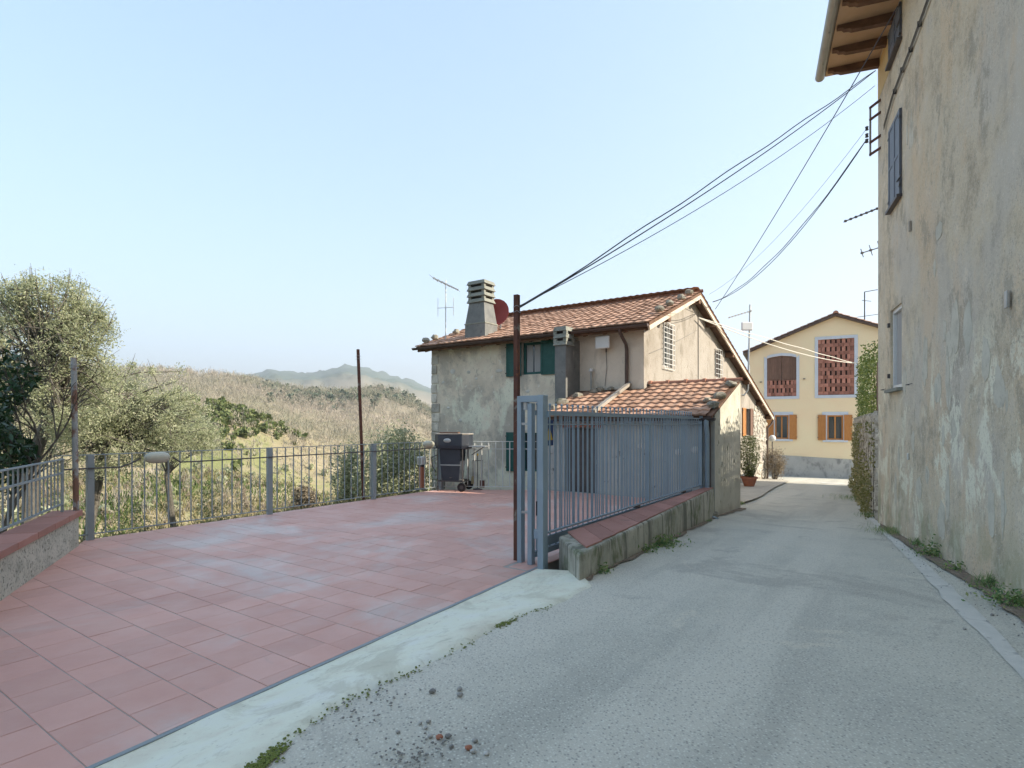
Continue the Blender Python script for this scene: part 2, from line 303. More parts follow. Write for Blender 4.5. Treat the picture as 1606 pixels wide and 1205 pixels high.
surf('cable_grey', [(.16,.155,.14), (.22,.21,.19)], 5, .6)
surf('bark_olive', [(.085,.075,.06), (.16,.145,.12)], 9, .95, bump=(25, .7, .03))
surf('moss', [(0.140,0.182,0.035), (0.238,0.266,0.070)], 20, .95, bump=(90, .8, .02))
surf('sign_blue', [(.02,.05,.16), (.03,.065,.19)], 3, .4)
surf('sign_yellow', [(.62,.40,.03), (.68,.45,.04)], 3, .4)
surf('curtain', [(.30,.295,.29), (.40,.39,.38)], 3, .9, st=(8,8,.3))
surf('shutter_slate', [(.115,.13,.16), (.15,.165,.195)], 4, .5, rand=.05)
surf('shutter_dark', [(.075,.06,.06), (.10,.085,.08)], 4, .5)
surf('pebble', [(.30,.29,.27), (.46,.45,.42)], 18, .85, rand=.3)
k = NT('window_glass'); k.p.inputs['Base Color'].default_value = (.045,.055,.06,1); k.p.inputs['Roughness'].default_value = .06; k.p.inputs['Specular IOR Level'].default_value = .7
leafmat('leaf_olive', [(0.234,0.261,0.138), (0.371,0.399,0.234), (0.522,0.536,0.344), (0.688,0.674,0.481)], .45)
leafmat('leaf_laurel', [(.012,.035,.012), (.022,.06,.018), (.035,.08,.03)], .15, .3)
leafmat('leaf_bush', [(0.066,0.099,0.029), (0.145,0.178,0.059), (0.264,0.277,0.119)], .3)
leafmat('leaf_hedge', [(.06,.095,.02), (.12,.165,.04), (.20,.23,.07)], .3)
leafmat('leaf_ivy', [(0.150,0.165,0.053), (0.300,0.285,0.120), (0.480,0.420,0.225)], .3)
leafmat('leaf_weed', [(0.096,0.192,0.072), (0.176,0.288,0.096), (0.320,0.400,0.144), (0.480,0.448,0.208)], .25)
leafmat('grass_dry', [(0.196,0.184,0.081), (0.310,0.265,0.138), (0.437,0.368,0.218), (0.207,0.230,0.092)], .3, .8)
leafmat('grass_green', [(0.065,0.117,0.026), (0.117,0.169,0.046), (0.221,0.247,0.091)], .3, .7)
leafmat('dry_twig', [(.20,.16,.11), (.30,.25,.18), (.36,.31,.24)], .15, .9)
leafmat('wood_far', [(0.256,0.220,0.177), (0.342,0.293,0.238), (0.415,0.360,0.293)], .1, .95, .02, (.19,.20,.13), .75)
leafmat('shrub_far', [(0.081,0.110,0.075), (0.117,0.150,0.100), (0.153,0.180,0.125)], .2, .9)
def terrain_mat():
    k = NT('hillside'); c = k.ramp(k.noise(.11, 8), [(0.253,0.218,0.121), (0.322,0.270,0.167), (0.391,0.328,0.213)])
    c = k.mix(k.rng(k.noise(.05, 8, (1,1,1), .65, .5), .50, .62, 0, .8), c, (0.207,0.230,0.081))
    c = k.mix(k.rng(k.noise(1.2, 7, (1,1,1), .7), .52, .68, 0, .7), c, (0.196,0.190,0.092))
    c = k.mix(k.rng(k.noise(2.7, 7, (1,1,1), .7), .58, .70, 0, .7), c, (0.414,0.356,0.230))
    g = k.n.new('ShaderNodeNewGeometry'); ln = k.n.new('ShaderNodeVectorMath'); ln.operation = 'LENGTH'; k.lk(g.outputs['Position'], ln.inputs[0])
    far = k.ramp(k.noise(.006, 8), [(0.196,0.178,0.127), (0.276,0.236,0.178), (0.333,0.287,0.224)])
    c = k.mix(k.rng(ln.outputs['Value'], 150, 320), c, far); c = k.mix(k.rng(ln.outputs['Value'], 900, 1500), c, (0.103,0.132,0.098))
    k.lk(c, k.p.inputs['Base Color']); k.p.inputs['Roughness'].default_value = .95; k.p.inputs['Specular IOR Level'].default_value = .1; k.bump(k.noise(1.4, 8), .6, .25)
terrain_mat()

# ======================= THE SETTING =======================
UV_E = Vector((CS, -SN, 0)); UV_D = Vector((SN, CS, 0)); UPZ = Vector((0, 0, 1))     # across the road, along the road
def sst(a, b, x): t = np.clip((x-a)/(b-a), 0, 1); return t*t*(3-2*t)
PX = np.array([-900,-400,0,100,190,270,350,400,430,470,500,540,570,600,640,676,760,900,1100])
E1 = np.array([30,26,34,34,36,34,26,10,-2,-18,-30,-42,-52,-62,-72,-80,-90,-100,-110])
E2 = np.array([92,92,92,88,80,77,72,63,56,50,47,46,50,50,38,18,8,0,-20])
E3 = np.array([40,40,50,55,58,60,66,77,83,78,80,88,86,78,68,54,44,30,20])
def vnoise(x, y, sc, amp):
    return np.array([mnoise.fractal(Vector((a*sc, b*sc, 3.1)), .9, 2.1, 5) for a, b in zip(x.ravel(), y.ravel())]).reshape(x.shape)*amp
def terrain_h(x, y, noisy=True):
    x = np.asarray(x, float); y = np.asarray(y, float)
    u = CS*x - SN*y; s = SN*x + CS*y; r = np.hypot(x, y)
    plane = .25 - .0465*np.clip(s, -15, 40) - .16
    plane = plane - .45*sst(-2.2, -3.2, u)*sst(12, 9, s)
    q = np.maximum(-8.75-u, 0)
    near = -.22 - .20*np.minimum(q, 4) - .36*np.maximum(q-4, 0) + .0*s
    near = np.maximum(near, -13 - .01*r)
    near = np.where(u > -8.75, -.75 - 1.6*sst(9.2, 11.5, s), near - 1.6*sst(9.6, 12, s)*sst(12, 0, q))
    a = np.arctan2(x, np.maximum(y, .05*r)); px = CX + F*np.tan(np.clip(a, -1.2, 1.2)); ca = np.maximum(np.cos(a), .25)
    zz = lambda E, R: EYE + np.interp(px, PX, E)/F*R*ca
    R = [0, 38, 60, 105, 140, 370, 620, 1300, 2500, 3300, 6000]
    z1 = zz(E1, 105); z2 = zz(E2, 370); z3 = zz(E3, 2500)
    Zc = [np.full_like(r, -8.), np.full_like(r, -10.), -11 + .35*(z1+11), z1, z1-7, z2, z2-35, z3*.45, z3, z3-120, z3-150]
    far = np.zeros_like(r)
    for i in range(len(R)-1):
        t = np.clip((r-R[i])/(R[i+1]-R[i]), 0, 1); t = .5*t + .5*t*t*(3-2*t)
        m = (r >= R[i]) & (r < R[i+1]); far = np.where(m, Zc[i]*(1-t) + Zc[i+1]*t, far)
    far = np.where(r >= R[-1], Zc[-1], far)
    left = near*(1-sst(24, 58, r)) + far*sst(24, 58, r)
    back = y < 0; left = np.where(back, near*.5 - 2*sst(5, 60, r), left)
    w = np.where(s < 9.8, sst(-2.6, -3.6, u), sst(-4.6, -7.5, u))
    ringfar = sst(60, 140, r)*sst(-.2, .6, np.arctan2(x, y))          # hidden country behind the houses stays low
    z = plane*(1-w) + left*w
    if noisy:
        amp = np.clip((r-14)/60, 0, 1)*w*np.minimum(1.2 + r*.012, 26)
        z = z + vnoise(x, y, .03, 1)*amp*.55 + vnoise(x, y, .004, 1)*np.clip((r-150)/600, 0, 1)*w*7*np.clip(r/1200, .5, 1)
    return z - 3*ringfar*(1-w)
rr = np.concatenate([np.linspace(.0, 24, 62), 24*np.exp(np.linspace(.03, math.log(5200/24), 120))])
az = np.concatenate([np.radians(np.linspace(-62, 12, 190)), np.radians(np.linspace(14, 296, 80))])
A, Rr = np.meshgrid(az, rr); TX = np.sin(A)*Rr; TY = np.cos(A)*Rr; TZ = terrain_h(TX, TY)
nr, na = A.shape; idx = np.arange(nr*na).reshape(nr, na); nx = np.roll(idx, -1, axis=1)
FQ = np.stack([idx[:-1], nx[:-1], nx[1:], idx[1:]], -1).reshape(-1, 4)[:, ::-1]
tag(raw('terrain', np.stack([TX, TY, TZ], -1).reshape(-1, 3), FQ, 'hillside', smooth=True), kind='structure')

# ---- road, ramp, kerb strips ----
edge_px = [(300,1290),(380,1225),(430,1182),(480,1140),(530,1109),(588,1079),(640,1058),(682,1037),(735,1012),(778,985),(830,962),(868,951),(896,940)]
edge = [pxr(*p) for p in edge_px]; edge = [Vector((-3.4, -1.6, 0)), Vector((-1.6, .6, 0))] + edge
edge_us = [US(p.x, p.y) for p in edge]
left_b = [(-3.6, -9), (-3.1, -4)] + edge_us + [(-2.43, 4.75), (-2.86, 10.9), (-2.86, 13.0), (-5.4, 13.05), (-5.4, 27.9), (-9, 28.2), (-14, 34), (-20, 41)]
RW0 = Vector((6.72, 10.3, 0)); RWD = Vector((.396, .918, 0)).normalized(); RWN = Vector((-RWD.y, RWD.x, 0))     # right building: far corner, direction, outward normal
def rwall(m, z=0.0, o=0.0): p = RW0 - RWD*m + RWN*o; return Vector((p.x, p.y, z))
IV0, IV1 = Vector((7.02, 10.72, 0)), Vector((13.7, 22.4, 0))
right_b = [US(*rwall(22)[:2]), US(*rwall(0)[:2]), US(IV0.x, IV0.y), US(IV1.x, IV1.y), (14, 30), (26, 36), (30, 41)]
def ub(b, s): return float(np.interp(s, [p[1] for p in b], [p[0] for p in b]))
vs, fs = [], []; ss = np.concatenate([np.arange(-9, 14, .16), np.arange(14, 41, .5)]); NU = 26
for s_ in ss:
    a, b = ub(sorted(left_b, key=lambda q: q[1]), s_), ub(sorted(right_b, key=lambda q: q[1]), s_) + .3
    for j in range(NU+1):
        u = a + (b-a)*j/NU
        p = P(u, s_); vs.append((p.x, p.y, road_z(s_) + .008*mnoise.noise(Vector((u*.7, s_*.7, 0)))))
fs = [(i*(NU+1)+j, i*(NU+1)+j+1, (i+1)*(NU+1)+j+1, (i+1)*(NU+1)+j) for i in range(len(ss)-1) for j in range(NU)]
road = raw('road', vs, np.array(fs), 'asphalt', smooth=True); tag(road, kind='structure')
TU = lambda s: -2.90 - .052*(s - .5)                         # threshold line of the terrace
vs, fs = [], []; NJ = 14; rows = np.arange(-1.2, 5.0, .08)
eu = sorted(edge_us, key=lambda q: q[1])
for i, s_ in enumerate(rows):
    a = TU(s_) + .012; b = ub(eu, s_) + .05*mnoise.noise(Vector((s_*2.3, 0, 0))) + .03*mnoise.noise(Vector((s_*9, 1, 0)))
    if s_ > 4.55: b = a + (b-a)*max(.15, 1-(s_-4.55)*1.0)
    for j in range(NJ+1):
        t = j/NJ; u = a + (b-a)*t; p = P(u, s_)
        t2 = t*t*(3-2*t); z = -.004*(1-t) + (road_z(s_)+.016)*t2 - .03*max(0, (t-.93)/.07)
        vs.append((p.x, p.y, z + .006*mnoise.noise(Vector((u*3, s_*3, 5)))))
fs = [(i*(NJ+1)+j, i*(NJ+1)+j+1, (i+1)*(NJ+1)+j+1, (i+1)*(NJ+1)+j) for i in range(len(rows)-1) for j in range(NJ)]
tag(raw('ramp', vs, np.array(fs), 'concrete', smooth=True), kind='structure')
def ramp_z(u, s_):
    a = TU(s_) + .012; b = ub(eu, s_); t = min(max((u-a)/max(b-a, .01), 0), 1); return -.004*(1-t) + (road_z(s_)+.016)*t*t*(3-2*t)
ck = [pxz(*p, .02) for p in ((812,924),(780,937),(751,946),(722,960),(695,973),(662,992),(639,1007),(600,1024),(560,1042))]; cv = []
for i in range(len(ck)-1):
    for t in np.linspace(0, 1, 9)[:-1]:
        p = ck[i].lerp(ck[i+1], t); p += Vector((.012*mnoise.noise(p*14), .02*mnoise.noise(p*9+Vector((3,0,0))), 0)); w = .0022 + .0035*abs(mnoise.noise(p*6))
        for k_ in (-1, 1): q = p + Vector((.5, .85, 0))*w*k_; cv.append((q.x, q.y, ramp_z(*US(q.x, q.y)) + .008))
tag(raw('ramp_crack', cv, np.array([(2*i, 2*i+1, 2*i+3, 2*i+2) for i in range(len(cv)//2-1)]), 'dark_void'), kind='structure')
def strip(name, L, R_, mat, dz, jl=0, jr=0, n=6, sub=12, sd=0):
    L = [Vector(p) for p in L]; R_ = [Vector(p) for p in R_]; vs = []; m = 0
    for i in range(len(L)-1):
        for k in range(sub if i < len(L)-2 else sub+1):
            t = k/sub; a = L[i].lerp(L[i+1], t); b = R_[i].lerp(R_[i+1], t); m += 1
            e = (b-a); e.z = 0; e.normalize()
            a = a + e*jl*mnoise.noise(a*3.1 + Vector((sd,0,0))) + e*jl*.5*mnoise.noise(a*11); b = b + e*jr*mnoise.noise(b*3.1 + Vector((sd,7,0)))
            for j in range(n+1):
                q = a.lerp(b, j/n); vs.append((q.x, q.y, road_z(US(q.x, q.y)[1]) + dz + .004*mnoise.noise(q*5)))
    fs = [(i*(n+1)+j, i*(n+1)+j+1, (i+1)*(n+1)+j+1, (i+1)*(n+1)+j) for i in range(m-1) for j in range(n)]
    return tag(raw(name, vs, np.array(fs), mat, smooth=True), kind='structure')
bl = [(1720,1190),(1605,1067),(1545,1004),(1485,945),(1440,893),(1400,853),(1366,818),(1347,793),(1334,764)]
br = [(1720,1140),(1605,1036),(1562,988),(1518,945),(1458,890),(1413,850),(1375,817),(1353,792),(1338,764)]
strip('gutter_strip', [pxr(*p) for p in bl], [pxr(*p) for p in br], 'gutter_strip', .008, .035, .035)
vl = [pxr(*p) for p in [(1660,1040),(1596,968),(1555,940),(1500,908),(1462,884),(1425,858),(1396,840),(1380,828)]]
vr = [rwall(m, 0, .0) for m in [8.2, 6.7, 5.9, 4.7, 3.4, 2.2, 1.0, .2]]
strip('verge', vl, vr, 'soil', .022, .09, .0, 8, 14, 3)
wb_ = [O_ for O_ in (P(-2.47, 4.72), P(-2.6, 6.4), P(-2.72, 8.2), P(-2.87, 10.8), P(-2.86, 13.0))]; wc_ = [p + UV_E*w for p, w in zip(wb_, (.06, .10, .12, .10, .12))]
strip('wall_foot_dirt', [p - UV_E*.03 for p in wb_], wc_, 'soil', .014, .0, .09, 5, 26, 8)
ap = [pxr(*p) for p in [(1163,792),(1180,787),(1194,781),(1206,772),(1222,763),(1240,756)]]; aq = [P(-4.95, s_) for s_ in (13.1, 15.5, 18, 21, 24.5, 28)]
strip('apron', ap, aq, 'apron', .05, .04, 0, 5, 8, 5)
pa, pb = pxr(1290, 758), pxr(1334, 761); dv = Vector((0, .13, 0))
tag(MB().add([pa+Vector((0,0,.012)), pb+Vector((0,0,.012)), pb+dv*4+Vector((0,0,.0)), pa+dv*4+Vector((0,0,.0))], [(0,1,2,3)]).build('road_line', 'road_paint'), kind='structure')
# rubble band of grit and moss between ramp and asphalt
vm = MB()
for i in range(3600):
    t = random.random()*(len(edge)-4)+2; k_ = int(t); p = edge[k_].lerp(edge[k_+1], t-k_)
    cl = mnoise.noise(p*1.7+Vector((5,0,0)))
    if cl < .10 and random.random() < .93: continue
    q = p + Vector((random.gauss(0,.022), random.gauss(0,.022), 0)); q.z = road_z(US(q.x,q.y)[1]) + .006
    r = random.uniform(.003,.008); vm.blob(q, (r, r*random.uniform(.7,1.3), r*random.uniform(.3,.6)), 5, 3, .3, i)
tag(vm.build('moss', 'moss', smooth=True), 'line of yellow green moss between the concrete ramp and the asphalt', 'moss', kind='stuff')
vg = MB()
for i in range(420):
    if i < 170: c = random.choice([(690,1165),(640,1195),(655,1180),(560,1120),(600,1100)]); p = pxr(c[0]+random.gauss(0,26), c[1]+random.gauss(0,14))
    else:
        t = random.random()*(len(vl)-1.01); k_ = int(t); p = vl[k_].lerp(vl[k_+1], t-k_) + Vector((random.gauss(-.02,.12), random.gauss(0,.1), 0))
    p.z = road_z(US(p.x,p.y)[1]) + .01; r = random.uniform(.003,.008); vg.blob(p, (r, r*.8, r*.6), 5, 4, .3, i)
tag(vg.build('gravel', 'pebble', smooth=True), 'loose grit scattered on the asphalt by the ramp and verge', 'gravel', kind='stuff')

# ---- terrace: slab with tiles ----
TPOLY = [(TU(-1.2), -1.2), (TU(5.02), 5.02), (-3.02, 5.06), (-3.02, 10.9), (-6.62, 10.9), (-7.05, 10.72), (-8.66, 9.66), (-8.66, 2.34), (-8.2, 2.52), (-2.95, -1.2+.3)]
def clip(poly, clipper):
    out = poly; n = len(clipper)
    for i in range(n):
        a, b = clipper[i], clipper[(i+1) % n]; inp, out = out, []
        if not inp: return []
        side = lambda p: (b[0]-a[0])*(p[1]-a[1]) - (b[1]-a[1])*(p[0]-a[0])
        for j in range(len(inp)):
            p, q = inp[j], inp[(j+1) % len(inp)]; sp, sq = side(p), side(q)
            if sp >= 0: out.append(p)
            if sp*sq < 0: t = sp/(sp-sq); out.append((p[0]+(q[0]-p[0])*t, p[1]+(q[1]-p[1])*t))
    return out
sub1 = [(-2.2, -1.6), (TU(-1.2), -1.2), (TU(5.02), 5.02), (-8.66, 5.02), (-8.66, 2.34), (-8.2, 2.56), (-2.9, -.55)]
CONV = [(TU(-.6), -.6), (TU(5.02), 5.02), (-3.16, 10.9), (-6.62, 10.9), (-8.66, 9.56), (-8.66, 2.30), (-8.18, 2.56), (-2.83, -.6)]   # near-convex outline used to trim tiles
HULL = [(TU(-.6), -.6), (TU(5.02), 5.02), (-3.10, 10.9), (-6.62, 10.9), (-8.66, 9.58), (-8.66, 2.84)]
tfl = thing('terrace', P(-5.8, 5.5, -.6), None, None); tag(tfl, kind='structure')
MB().prism([P(a, b)[:2] for a, b in HULL], -2.6, -.0035).build('slab', 'grout', tfl)
HA = [(TU(-.6), -.6), (TU(5.02), 5.02), (TU(5.4), 5.4), (-8.66, 5.4), (-8.66, 2.84)]; HB = [(-3.12, 4.9), (-3.10, 10.9), (-6.62, 10.9), (-8.66, 9.58), (-8.66, 4.9)]
TS = .2945; JT = .0062; JU = .0024; cand = []
for r_ in range(-6, 36):
    s0 = .962 + TS*r_; off = (r_*.37 + .13*math.sin(r_*2.1)) % 1*TS
    for c_ in range(-1, 24):
        u0 = -9.0 + off + TS*c_
        q = [(u0+JU/2, s0+JT/2), (u0+TS-JU/2, s0+JT/2), (u0+TS-JU/2, s0+TS-JT/2), (u0+JU/2, s0+TS-JT/2)]
        g = clip(q, HA if s0+TS/2 < 5.02 else HB)
        if len(g) < 3: continue
        ar = abs(sum(g[i][0]*g[(i+1) % len(g)][1]-g[(i+1) % len(g)][0]*g[i][1] for i in range(len(g))))/2
        if ar < .004: continue
        cu, cs_ = sum(p[0] for p in g)/len(g), sum(p[1] for p in g)/len(g); w = P(cu, cs_)
        if w.y < .8: continue
        px_, py_ = CX + F*w.x/w.y, HY + F*EYE/w.y
        inside = -40 < px_ < 870 and py_ < 1240
        wa, wb = P(-8.18, 2.56), P(-2.83, -.6)                      # not behind the low wall
        if (wb.x-wa.x)*(w.y-wa.y) - (wb.y-wa.y)*(w.x-wa.x) < -.02: continue
        cand.append((not inside, w.length, g, ar, cu, cs_))
cand.sort(key=lambda t: (t[0], t[1])); full = None; rest = MB()
for n_, (o_, d_, g, ar, cu, cs_) in enumerate(cand):
    dz = random.uniform(-.0012, .0012)
    if n_ < 300:
        if ar > (TS-JT)*(TS-JU)*.995:
            if full is None:
                h = (TS-JT)/2; g_ = (TS-JU)/2; full = MB().add([(-g_,-h,-.012),(g_,-h,-.012),(g_,h,-.012),(-g_,h,-.012),(-g_,-h,-.0015),(g_,-h,-.0015),(g_,h,-.0015),(-g_,h,-.0015),(-g_+.003,-h+.003,0),(g_-.003,-h+.003,0),(g_-.003,h-.003,0),(-g_+.003,h-.003,0)],
                    [(0,1,5,4),(1,2,6,5),(2,3,7,6),(3,0,4,7),(4,5,9,8),(5,6,10,9),(6,7,11,10),(7,4,8,11),(8,9,10,11)]).mesh('tile', 'floor_tile')
            o = inst('tile', full, tfl, P(cu, cs_, dz), rz=-TH + random.choice((0, 0, .004, -.004)))
        else: MB().prism([P(a, b)[:2] for a, b in g], -.012, dz).build('tile', 'floor_tile', tfl)
    else: rest.prism([P(a, b)[:2] for a, b in g], -.012, dz)
tag(rest.build('tile_field', 'floor_tile', tfl), kind='stuff')
# steel slot of the sliding gate along the threshold
MB().bar(P(TU(-.4)+.02, -.4, -.004), P(TU(5.0)+.02, 5.0, -.004), .03, .012).build('gate_track', 'rail_paint', tfl)

# ======================= LOW WALLS AND RAILINGS =======================
def wall_thing(name, loc, label): return thing(name, loc, label, 'wall')
# left low wall with clay coping
a, b = P(-8.32, 2.66), P(-2.9, -.53); d = (b-a).normalized(); n = Vector((d.y, -d.x, 0)); n = n if n.y > 0 else -n     # n points to the terrace
nb = Vector((-n.x, -n.y, 0)) if (Vector((-5, 8, 0))-a).dot(n) < 0 else n
ter = nb; out = -ter
lw = wall_thing('low_wall', a.lerp(b, .3), 'low roughcast wall with clay coping left of the terrace')
MB().prism([(a)[:2], (b)[:2], (b+out*.24)[:2], (a+out*.24)[:2]], -1.5, .368).build('body', 'low_render', lw)
L_ = (b-a).length; nC = 12
for i in range(nC):
    p, q = a + d*(L_*i/nC + .003 - (.03 if i == 0 else 0)), a + d*(L_*(i+1)/nC - .003)
    MB().prism([(p+ter*.035)[:2], (q+ter*.035)[:2], (q+out*.27)[:2], (p+out*.27)[:2]], .37, .44 + random.uniform(-.002, .002)).build('coping_tile', 'coping', lw, bevel=.006)
def railing(name, label, pts, z0, z1, sp, rails, posts=(), bar_r=.007, rail_w=.03, rail_h=.01, knob=False, mat='rail_paint', post_w=.06, post_z0=-.3, post_top=.0, skip=()):
    o = thing(name, (pts[0]+pts[-1])/2 + Vector((0,0,z0)), label, 'railing'); me = None
    for a, b in zip(pts[:-1], pts[1:]):
        d = b-a; L = d.length; nb_ = int(L/sp)
        for zr, w, h in rails: MB().bar(a + UPZ*zr, b + UPZ*zr, w, h).build('rail', mat, o)
        for i in range(nb_+1):
            p = a + d*((i+.5)/(nb_+1))
            if any((p-q).length < .05 for q in posts): continue
            if me is None:
                m_ = MB().box((0,0,(z0+z1)/2), (bar_r, bar_r, (z1-z0)/2))
                if knob: m_.blob((0,0,z1+.014), (.017,.017,.017), 8, 6, 0)
                me = m_.mesh('bar', mat)
            inst('bar', me, o, (p.x, p.y, 0), rz=-TH)
    for q in posts: MB().box((q.x, q.y, (post_z0+z1+post_top)/2), (post_w/2, post_w/2, (z1+post_top-post_z0)/2), UV_E, UV_D).build('post', mat, o, bevel=.004)
    return o
m0 = a + out*.13; m1 = m0 + d*5.2
railing('railing', 'blue grey railing standing on the clay coping of the left low wall', [m0+d*.12, m1], .53, 1.08, .125, [(.54,.02,.02), (.91,.02,.02), (1.075,.04,.014)], [m0+d*.14, m1-d*.02], post_w=.028, post_z0=.44, bar_r=.0065)
# far edge railing
FU = -8.6
railing('railing', 'long grey railing along the far edge of the terrace above the valley', [P(FU, 2.5), P(FU, 9.62)], .075, 1.09, .157, [(.075,.02,.014), (1.1,.03,.012)], [P(FU, 2.87), P(FU, 5.38), P(FU, 7.62), P(FU, 9.62)], post_w=.075, post_top=.005, post_z0=-.02)
e0, e1 = P(FU+.02, 9.66), P(-6.66, 10.84)
railing('railing', 'pale railing behind the barbecue in front of the house wall', [e0, e1], .075, 1.09, .17, [(.075,.02,.014), (.93,.02,.014), (1.1,.03,.012)], [e1], mat='white_rail', post_w=.03, post_z0=-.02, bar_r=.009)
tag(MB().tube([P(FU+.05, 2.55, .93), P(FU+.05, 3.2, .925), P(FU+.05, 3.33, .97), P(FU+.05, 3.42, 1.02)], .011, 6).tube([P(FU+.05, 3.85, 1.02), P(FU+.05, 3.95, .95), P(FU+.05, 4.1, .945), P(FU+.05, 6.5, .955), P(FU+.05, 9.5, .96)], .011, 6).build('conduit', 'dark_metal', smooth=True),
    'dark cable conduit running along the far railing to the oval lamps', 'conduit')
def oval_lamp(p, label):
    o = thing('oval_lamp', p, label, 'lamp', 'oval lamps on the railing')
    b_ = MB(); 
    for k_ in range(1): b_.blob((0,0,0), (.165,.075,.08), 18, 12, 0)
    m_ = MB(); m_.add([p + UV_D*(math.copysign(abs(v.x/.165)**.7, v.x)*.165) + UV_E*v.y + UPZ*v.z for v in b_.v], b_.f); m_.build('diffuser', 'lamp_glass', o, smooth=True)
    MB().box(p - UV_E*.03, (.01,.12,.05), UV_E, UV_D).build('back_plate', 'rail_paint', o); return o
oval_lamp(P(FU+.09, 3.63, 1.03), 'oval bulkhead lamp on the railing beside the rusty post near the olive trees')
oval_lamp(P(FU+.10, 9.1, 1.05), 'oval bulkhead lamp on the railing left of the barbecue')
# small square pedestal by the far railing
c = pxz(661, 768, 0)
ps = thing('power_pedestal', c, 'short post with a pale square box on top beside the far railing', 'pedestal')
MB().box(c+UPZ*.02, (.09,.09,.02), UV_E, UV_D).build('base', 'cap_concrete', ps)
MB().box(c+UPZ*.27, (.045,.045,.25), UV_E, UV_D).build('post', 'terracotta', ps, bevel=.005)
MB().box(c+UPZ*.545, (.05,.05,.025), UV_E, UV_D).build('collar', 'dark_metal', ps)
MB().box(c+UPZ*.66, (.078,.07,.09), UV_E, UV_D).build('box', 'white_plastic', ps, bevel=.01)
MB().box(c+UPZ*.66-UV_D*.073, (.055,.004,.07), UV_E, UV_D).build('front_panel', 'gutter_grey', ps)

# right-hand low wall with gate fence
gw_in = -3.0
gw = wall_thing('gate_wall', P(-2.8, 7.5, -.2), 'stained low concrete wall with clay top under the blue gate fence by the road')
I0, I1 = P(gw_in-.03, 5.28), P(gw_in-.03, 10.86); O0, O1 = pxz(908, 868, .30), P(-2.87, 10.86); O0.z = 0
ring = [I0, O0]; 
body = MB(); NS = 22; vsb = []
for i in range(NS+1):
    t = i/NS; pi, po = I0.lerp(I1, t), O0.lerp(O1, t); j_ = .012*mnoise.noise(po*4)
    sw = (po-pi).normalized()
    for zz_, oo in ((-1.0, .03), (.1, .012), (.287, 0)): vsb.append(po + sw*(oo+j_*(1 if zz_ < .2 else .4)) + UPZ*zz_)
    for zz_ in (.287, -1.0): vsb.append(pi + UPZ*zz_)
fsb = [(i*5+k, i*5+(k+1) % 5, (i+1)*5+(k+1) % 5, (i+1)*5+k) for i in range(NS) for k in range(5)] + [(0,1,2,3,4)[::-1], tuple(NS*5+k for k in range(5))]
body.add(vsb, fsb).build('body', 'wall_dirty', gw, bevel=.025)
nC = 15
for i in range(nC):
    t0, t1 = .035+.965*i/nC+.0006, .035+.965*(i+1)/nC-.0006; q = [I0.lerp(I1, t0), O0.lerp(O1, t0), O0.lerp(O1, t1), I0.lerp(I1, t1)]
    q[1] = q[1].lerp(q[0], .09); q[2] = q[2].lerp(q[3], .06)
    MB().prism([v[:2] for v in q], .288, .303+random.uniform(-.001,.001)).build('coping_tile', 'coping', gw)
fe = railing('gate_fence', 'fixed blue grey fence of upright bars on the low wall by the road', [P(-3.08, 5.12), P(-3.08, 10.74)], .34, 1.59, .112, [(.345,.04,.02), (1.495,.035,.014), (1.60,.04,.018)], [P(-3.08, 10.72)], mat='blue_paint', post_w=.07, post_z0=.33, post_top=.02, bar_r=.0065)
fe['category'] = 'fence'
for s_ in (7.6, 9.7): MB().box(P(-3.08, s_, .323), (.03,.05,.018), UV_E, UV_D).build('foot', 'dark_metal', fe)
MB().box(P(-3.08, 8.05, .93), (.02,.02,.6), UV_E, UV_D).build('post', 'blue_paint', fe)
sg = railing('sliding_gate', 'opened blue grey sliding gate with ball topped bars behind the fixed fence', [P(-3.23, 5.1), P(-3.23, 10.7)], .08, 1.70, .135, [(1.62,.045,.05), (.10,.05,.06)], [], mat='blue_paint', knob=True, bar_r=.0065)
sg['category'] = 'gate'
MB().box(P(-3.23, 7.9, .20), (.012, 2.75, .055), UV_E, UV_D).build('kick_rail', 'blue_paint', sg)
MB().box(P(-3.235, 5.05, .86), (.028,.035,.86), UV_E, UV_D).build('end_stile', 'blue_paint', sg, bevel=.004)
for zz_ in (.55, 1.5): MB().box(P(-3.30, 5.05, zz_), (.05,.012,.012), UV_E, UV_D).build('guide_roller', 'galvanised', sg)
MB().box(P(-3.30, 5.06, 1.70), (.02,.03,.05), UV_E, UV_D).build('stop_cap', 'galvanised', sg)
gp = thing('gate_portal', P(-3.23, 5.03, -.03), 'tall blue grey steel portal frame guiding the sliding gate', 'gate post')
MB().box(P(-3.385, 5.08, .885), (.027,.04,.915), UV_E, UV_D).build('post', 'blue_paint', gp, bevel=.005)
MB().box(P(-3.055, 4.99, .885), (.036,.05,.915), UV_E, UV_D).build('post', 'blue_paint', gp, bevel=.005)
MB().box(P(-3.225, 5.035, 1.765), (.134,.042,.034), UV_E, UV_D).build('lintel', 'blue_paint', gp, bevel=.004)
MB().box(P(-3.098, 4.965, .62), (.012,.022,.075), UV_E, UV_D).build('sensor', 'rubber', gp, bevel=.003)
MB().box(P(-3.13, 5.01, .34), (.035,.02,.05), UV_E, UV_D).build('latch_box', 'blue_paint', gp, bevel=.004)
MB().box(P(-3.03, 5.02, 1.60), (.04,.01,.03), UV_E, UV_D).build('bracket', 'blue_paint', gp)
sp_ = P(-3.19, 5.33, 1.40)
ws = thing('warning_sign', sp_, 'small blue sign with a yellow triangle on the sliding gate', 'sign')
MB().box(sp_, (.006,.10,.14), UV_E, UV_D).build('plate', 'sign_blue', ws)
